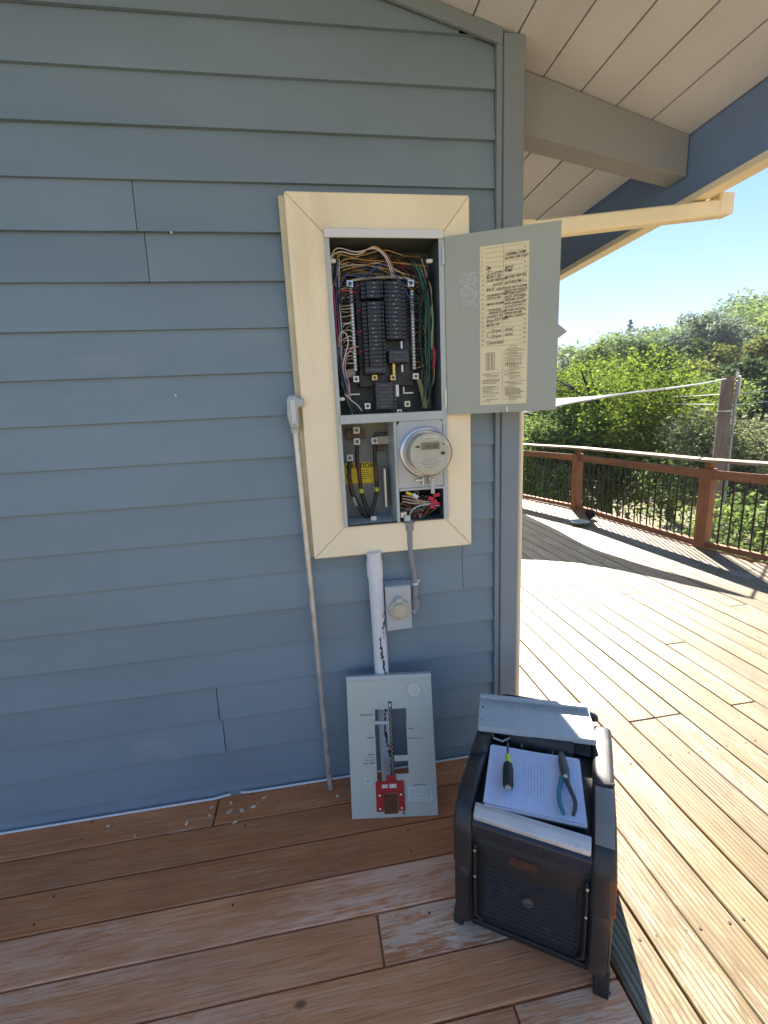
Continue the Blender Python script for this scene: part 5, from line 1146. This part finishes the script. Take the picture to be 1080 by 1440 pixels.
# ================================================================== TREES
def leaf_cloud(name, centers, radii, n_per, size, m_, parent=None, flat=.75, sizes=None, world=True, kind=None, shell=.55):
    pts = []
    for (c, r_, n) in zip(centers, radii, n_per):
        v = rng.normal(size=(n, 3)); v /= np.linalg.norm(v, axis=1)[:, None]
        rad = rng.random(n) ** (1 / 3); rad = shell + (1 - shell) * rad; rad *= 1 + .18 * rng.normal(size=n)
        q = v * rad[:, None] * r_; q[:, 2] *= flat; pts.append(q + np.array(c))
    P = np.concatenate(pts); n = len(P)
    a = rng.normal(size=(n, 3)); a /= np.linalg.norm(a, axis=1)[:, None]
    up = np.array([0, 0, 1.]); a[:, 2] *= .6; a /= np.linalg.norm(a, axis=1)[:, None]
    b = np.cross(a, rng.normal(size=(n, 3))); b /= np.linalg.norm(b, axis=1)[:, None]
    s = size * (.6 + .8 * rng.random(n))[:, None]
    V = np.stack([P - a * s, P + b * s * .45, P + a * s, P - b * s * .45], 1).reshape(-1, 3)
    ctr_ = P.mean(0); V = V - ctr_
    me = bpy.data.meshes.new(name); me.vertices.add(4 * n); me.vertices.foreach_set('co', V.ravel())
    me.loops.add(4 * n); me.loops.foreach_set('vertex_index', np.arange(4 * n, dtype=np.int32)); me.polygons.add(n); me.polygons.foreach_set('loop_start', np.arange(0, 4 * n, 4, dtype=np.int32)); me.polygons.foreach_set('loop_total', np.full(n, 4, dtype=np.int32))
    me.update(calc_edges=True); me.materials.append(m_)
    M_ = Matrix.Translation(Vector(ctr_)); 
    if parent: M_ = WM[parent].inverted() @ M_
    o = link(name, me, parent, M_)
    if kind: o['kind'] = kind
    return o
def blob_crown(c, R_, nb, hr=.8, seed=0):
    r_ = np.random.default_rng(seed); cs = []; rs = []
    for k in range(nb):
        v = r_.normal(size=3); v /= np.linalg.norm(v); rad = R_ * (.35 + .55 * r_.random())
        p = np.array(c) + v * rad * np.array([1, 1, hr]); cs.append(p); rs.append(R_ * (.16 + .20 * r_.random()))
    return cs, rs
def limbs(base, top, c, R_, n, r0, seed=0, m_=None, parent=None):
    r_ = random.Random(seed); bm = BM(); base = Vector(base); top = Vector(top)
    tube(bm, [base, base.lerp(top, .5) + Vector((r_.uniform(-.1, .1), r_.uniform(-.1, .1), 0)), top], [r0, r0 * .75, r0 * .55], 8, n=3)
    for k in range(n):
        a = r_.uniform(0, 6.28); e = Vector(c) + Vector((math.cos(a) * R_ * r_.uniform(.45, .9), math.sin(a) * R_ * r_.uniform(.45, .9), r_.uniform(-.35, .6) * R_))
        s = base.lerp(top, r_.uniform(.45, 1.)); mid = s.lerp(e, .5) + Vector((0, 0, .15 * R_))
        tube(bm, [s, mid, e], [r0 * .42, r0 * .28, r0 * .07], 6, n=3)
        for q in range(2):
            e2 = e + Vector((r_.uniform(-1, 1), r_.uniform(-1, 1), r_.uniform(-.4, .6))) * R_ * .35; tube(bm, [mid.lerp(e, .4), e2], [r0 * .2, r0 * .04], 5)
    return obj('trunk', bm, m_ or BARK, parent, smooth=True)
YG = leafmat('yellow_green_leaves', (.075, .12, .018), (.21, .28, .035), .55, .5)
MG = leafmat('mid_green_leaves', (.08, .125, .035), (.21, .28, .08), .55, .3)
DG = leafmat('dark_green_leaves', (.035, .058, .028), (.10, .14, .06), .45, .3)
BG_ = leafmat('blue_grey_leaves', (.10, .135, .09), (.24, .29, .20), .5, .3)
PG = leafmat('pale_olive_leaves', (.09, .11, .045), (.28, .30, .16), .45, .8)
OG = leafmat('olive_leaves', (.08, .095, .025), (.21, .23, .065), .5, .3)
def tree(name, base, h, R_, m_, label, nb=26, leaves=9000, size=.12, hr=.8, trunk_h=.45, group=None, cat='tree', seed=0, r0=None, n_l=8):
    base = Vector(base); base.z = hill_h(base.x, base.y) - .05 if base.z is None or base.z < -50 else base.z
    t = empty(name, base, label=label, cat=cat, group=group)
    c = base + Vector((0, 0, h - R_ * hr)); cs, rs = blob_crown(c, R_, nb, hr, seed)
    w_ = np.array(rs) ** 2; w_ = (w_ / w_.sum() * leaves).astype(int) + 1
    leaf_cloud('crown', cs, rs, w_, size, m_, t)
    limbs(base, base + Vector((0, 0, h * trunk_h)), c, R_, n_l, r0 or h * .03, seed, parent=t); return t
def wpos(px, dist):
    r = sight(px, 575); t = dist / math.hypot(r.x, r.y); p = CAM + r * t; return p.x, p.y
GZ = -100
# the big yellow-green oak beyond the railing
x, y = wpos(862, 17.5); tree('oak_tree', (x, y, GZ), 6.6, 3.75, YG, 'broad yellow-green oak tree straight beyond the railing with dark forked limbs', nb=80, leaves=80000, size=.058, hr=.78, trunk_h=.40, seed=3, r0=.28, n_l=16)
x, y = wpos(748, 15.5); tree('oak_tree', (x, y, GZ), 4.9, 2.5, MG, 'mid-green tree at the left end of the railing, beside the house corner', nb=36, leaves=30000, size=.058, trunk_h=.4, seed=8)
x, y = wpos(955, 21); tree('oak_tree', (x, y, GZ), 5.6, 2.9, MG, 'shaded green tree between the yellow-green oak and the utility pole', nb=40, leaves=30000, size=.065, trunk_h=.4, seed=12)
# pale tree at the right edge
x, y = wpos(1118, 13.5); tree('olive_tree', (x, y, GZ), 5.3, 2.3, PG, 'pale olive-leaved tree at the right edge behind the utility pole', nb=44, leaves=34000, size=.05, hr=1.0, trunk_h=.35, seed=5, r0=.10)
x, y = wpos(1062, 27); tree('oak_tree', (x, y, GZ), 6.4, 2.6, DG, 'dark shaded tree above the right edge tree', nb=30, leaves=14000, size=.13, trunk_h=.35, seed=6)
x, y = wpos(1005, 31); tree('oak_tree', (x, y, GZ), 6.9, 2.8, OG, 'olive-yellow tree just left of the utility pole top', nb=30, leaves=14000, size=.13, trunk_h=.35, seed=7)
x, y = wpos(1050, 36); tree('oak_tree', (x, y, GZ), 8.4, 3.4, OG, 'olive-brown tree at the upper right edge of the hill foot', nb=30, leaves=14000, size=.15, trunk_h=.35, seed=9)
x, y = wpos(925, 38); tree('oak_tree', (x, y, GZ), 9.4, 3.2, DG, 'dark blue-shaded tree on the hill behind the yellow-green oak', nb=30, leaves=12000, size=.16, trunk_h=.35, seed=10)
x, y = wpos(985, 52); tree('pine_tree', (x, y, GZ), 11.8, 4.0, BG_, 'tall grey-green pine on the hillside left of the pole', nb=50, leaves=20000, size=.15, hr=1.1, trunk_h=.5, seed=11)
x, y = wpos(850, 44); tree('oak_tree', (x, y, GZ), 9.2, 4.0, MG, 'rounded mid-green tree on the slope above the yellow-green oak', nb=34, leaves=14000, size=.17, trunk_h=.35, seed=14)
x, y = wpos(800, 52); tree('oak_tree', (x, y, GZ), 8.4, 3.6, BG_, 'grey-green tree on the far slope right of the panel door', nb=30, leaves=11000, size=.18, trunk_h=.35, seed=15)
def conifer(base, h, R_, label, seed):
    t = empty('conifer', base, label=label, cat='tree'); r_ = random.Random(seed); cs = []; rs = []
    for k in range(26):
        f = k / 26; a = k * 2.4; rr_ = R_ * (1 - f) ** .8; cs.append(np.array([base[0] + math.cos(a) * rr_ * .6, base[1] + math.sin(a) * rr_ * .6, base[2] + h * (.25 + .75 * f)])); rs.append(R_ * .32 * (1 - f * .6))
    leaf_cloud('crown', cs, rs, [150] * 26, .22, BG_, t, flat=.5); bm = BM(); tube(bm, [Vector(base), Vector(base) + Vector((0, 0, h))], [.28, .04], 6); obj('trunk', bm, BARK, t)
for px, dd, h, R_, lb_, s in ((879, 128, 11.8, 2.0, 'thin conifer standing above the skyline near the centre of the hill', 1), (1044, 128, 9.8, 2.4, 'conifer poking above the skyline at the far right of the hill', 2)):
    x, y = wpos(px, dd); conifer((x, y, hill_h(x, y) - .3), h, R_, lb_, s)
# the wood covering the hill: one mass
cs = []; rs = []; ns_ = []; r_ = np.random.default_rng(5)
mats3 = {}
def forest(m_, nme, count, seed, lo, hi, b0=12, b1=64):
    r_ = np.random.default_rng(seed); cs = []; rs = []; ns_ = []
    for k in range(count):
        brg = math.radians(r_.uniform(b0, b1)); d = r_.uniform(lo, hi); x = d * math.sin(brg); y = -1.67 + d * math.cos(brg)
        R_ = r_.uniform(2.4, 4.6) * (1 if d < 90 else 1.15); h = R_ * r_.uniform(1.6, 2.2); z = hill_h(x, y)
        for q in range(9):
            v = r_.normal(size=3); v /= np.linalg.norm(v); v[2] = abs(v[2]) * .9 - .1
            cs.append(np.array([x, y, z + h - R_]) + v * R_ * .7); rs.append(R_ * r_.uniform(.28, .5)); ns_.append(int(95 if d < 80 else 60))
    leaf_cloud(nme, cs, rs, ns_, .30, m_, kind='stuff')
forest(MG, 'hill_woodland', 190, 21, 44, 140)
forest(BG_, 'hill_woodland', 120, 22, 50, 140)
forest(YG, 'hill_woodland', 26, 23, 40, 100)
forest(DG, 'hill_woodland', 60, 24, 44, 130)
# shrubs under the railing outside the deck
for i, (px, dd, h, R_, m_, lb_) in enumerate(((775, 14, 1.2, .9, MG, 'low green shrub under the left part of the railing'), (1085, 9.5, 1.6, .9, PG, 'pale shrub low behind the right-hand balusters'), (905, 26, 1.4, 1.6, BG_, 'grey-green shrub beside the road beyond the balusters'))):
    x, y = wpos(px, dd); tree('shrub', (x, y, GZ), h, R_, m_, lb_, nb=16, leaves=4500, size=.055, hr=.7, trunk_h=.3, seed=40 + i, cat='shrub', r0=.05)
# thin bare saplings behind the right-hand balusters
for i, (px, dd, h) in enumerate(((1035, 8.2, 3.0), (1070, 8.8, 2.8), (940, 12, 3.1))):
    x, y = wpos(px, dd); z = hill_h(x, y); t = empty('sapling', (x, y, z), label=['thin dark sapling seen through the right-hand balusters', 'thin dark sapling nearest the right edge behind the balusters', 'thin dark sapling behind the middle balusters'][i], cat='sapling')
    bm = BM(); rr_ = random.Random(60 + i)
    for k in range(5): a = rr_.uniform(0, 6.28); s = Vector((x, y, z - .1)); e = s + Vector((math.cos(a) * .5, math.sin(a) * .5, h * rr_.uniform(.7, 1))); tube(bm, [s, s.lerp(e, .5) + Vector((rr_.uniform(-.15, .15), 0, 0)), e], [.035, .022, .006], 6, n=3)
    obj('stems', bm, BARK, t, smooth=True)
    leaf_cloud('leaves', [np.array([x + .1, y, z + h])], [.7], [700], .05, MG, t)
# split-rail fence on the slope
def gpt(x, y, h=0): return Vector((x, y, hill_h(x, y) + h))
fx0, fy0 = wpos(880, 19); fx1, fy1 = wpos(985, 12.5)
fen = empty('slope_fence', gpt(fx0, fy0), label='low timber rail fence running down the slope behind the balusters', cat='fence')
nps = 6
for k in range(nps + 1):
    f = k / nps; x = fx0 + (fx1 - fx0) * f; y = fy0 + (fy1 - fy0) * f; bm = BM(); tube(bm, [gpt(x, y, -.2), gpt(x, y, .85)], .05, 8); obj('post', bm, POLEW, fen)
    if k < nps:
        f2 = (k + 1) / nps; x2 = fx0 + (fx1 - fx0) * f2; y2 = fy0 + (fy1 - fy0) * f2
        for hh in (.35, .75): bm = BM(); tube(bm, [gpt(x, y, hh), gpt(x2, y2, hh)], .035, 6); obj('rail', bm, POLEW, fen)
# grass cover on the ground near by
def grass(n, seed):
    r_ = np.random.default_rng(seed); P = []
    for k in range(n):
        brg = math.radians(r_.uniform(15, 62)); d = 5.5 + 36 * r_.random() ** .8; x = d * math.sin(brg); y = -1.67 + d * math.cos(brg)
        if noise.noise(Vector((x * .25, y * .25, 7))) < -.05: continue
        P.append((x, y, hill_h(x, y) + .05))
    cs = [np.array(p) for p in P]; return cs
gc = grass(1500, 77); leaf_cloud('ground_cover', gc, [.28] * len(gc), [14] * len(gc), .07, YG, kind='stuff', flat=.3)
# ------------------------------------------------------------------ faint summer haze
bm = BM(); bx(bm, -258, 358, -158, 398, -12, 40)
hz = bpy.data.materials.new('thin_haze'); hz.use_nodes = True; hn = hz.node_tree; hn.nodes.remove(hn.nodes['Principled BSDF'])
pv = hn.nodes.new('ShaderNodeVolumePrincipled'); pv.inputs['Color'].default_value = (.86, .92, 1, 1); pv.inputs['Density'].default_value = .0005; pv.inputs['Anisotropy'].default_value = .1
hn.links.new(pv.outputs[0], hn.nodes['Material Output'].inputs['Volume'])
tag(obj('haze', bm, hz), kind='stuff')
# ------------------------------------------------------------------ apply the recess cut
md.object = cut; dg = bpy.context.evaluated_depsgraph_get(); dg.update()
me2 = bpy.data.meshes.new_from_object(hw.evaluated_get(dg)); hw.modifiers.clear(); hw.data = me2; bpy.data.objects.remove(cut)
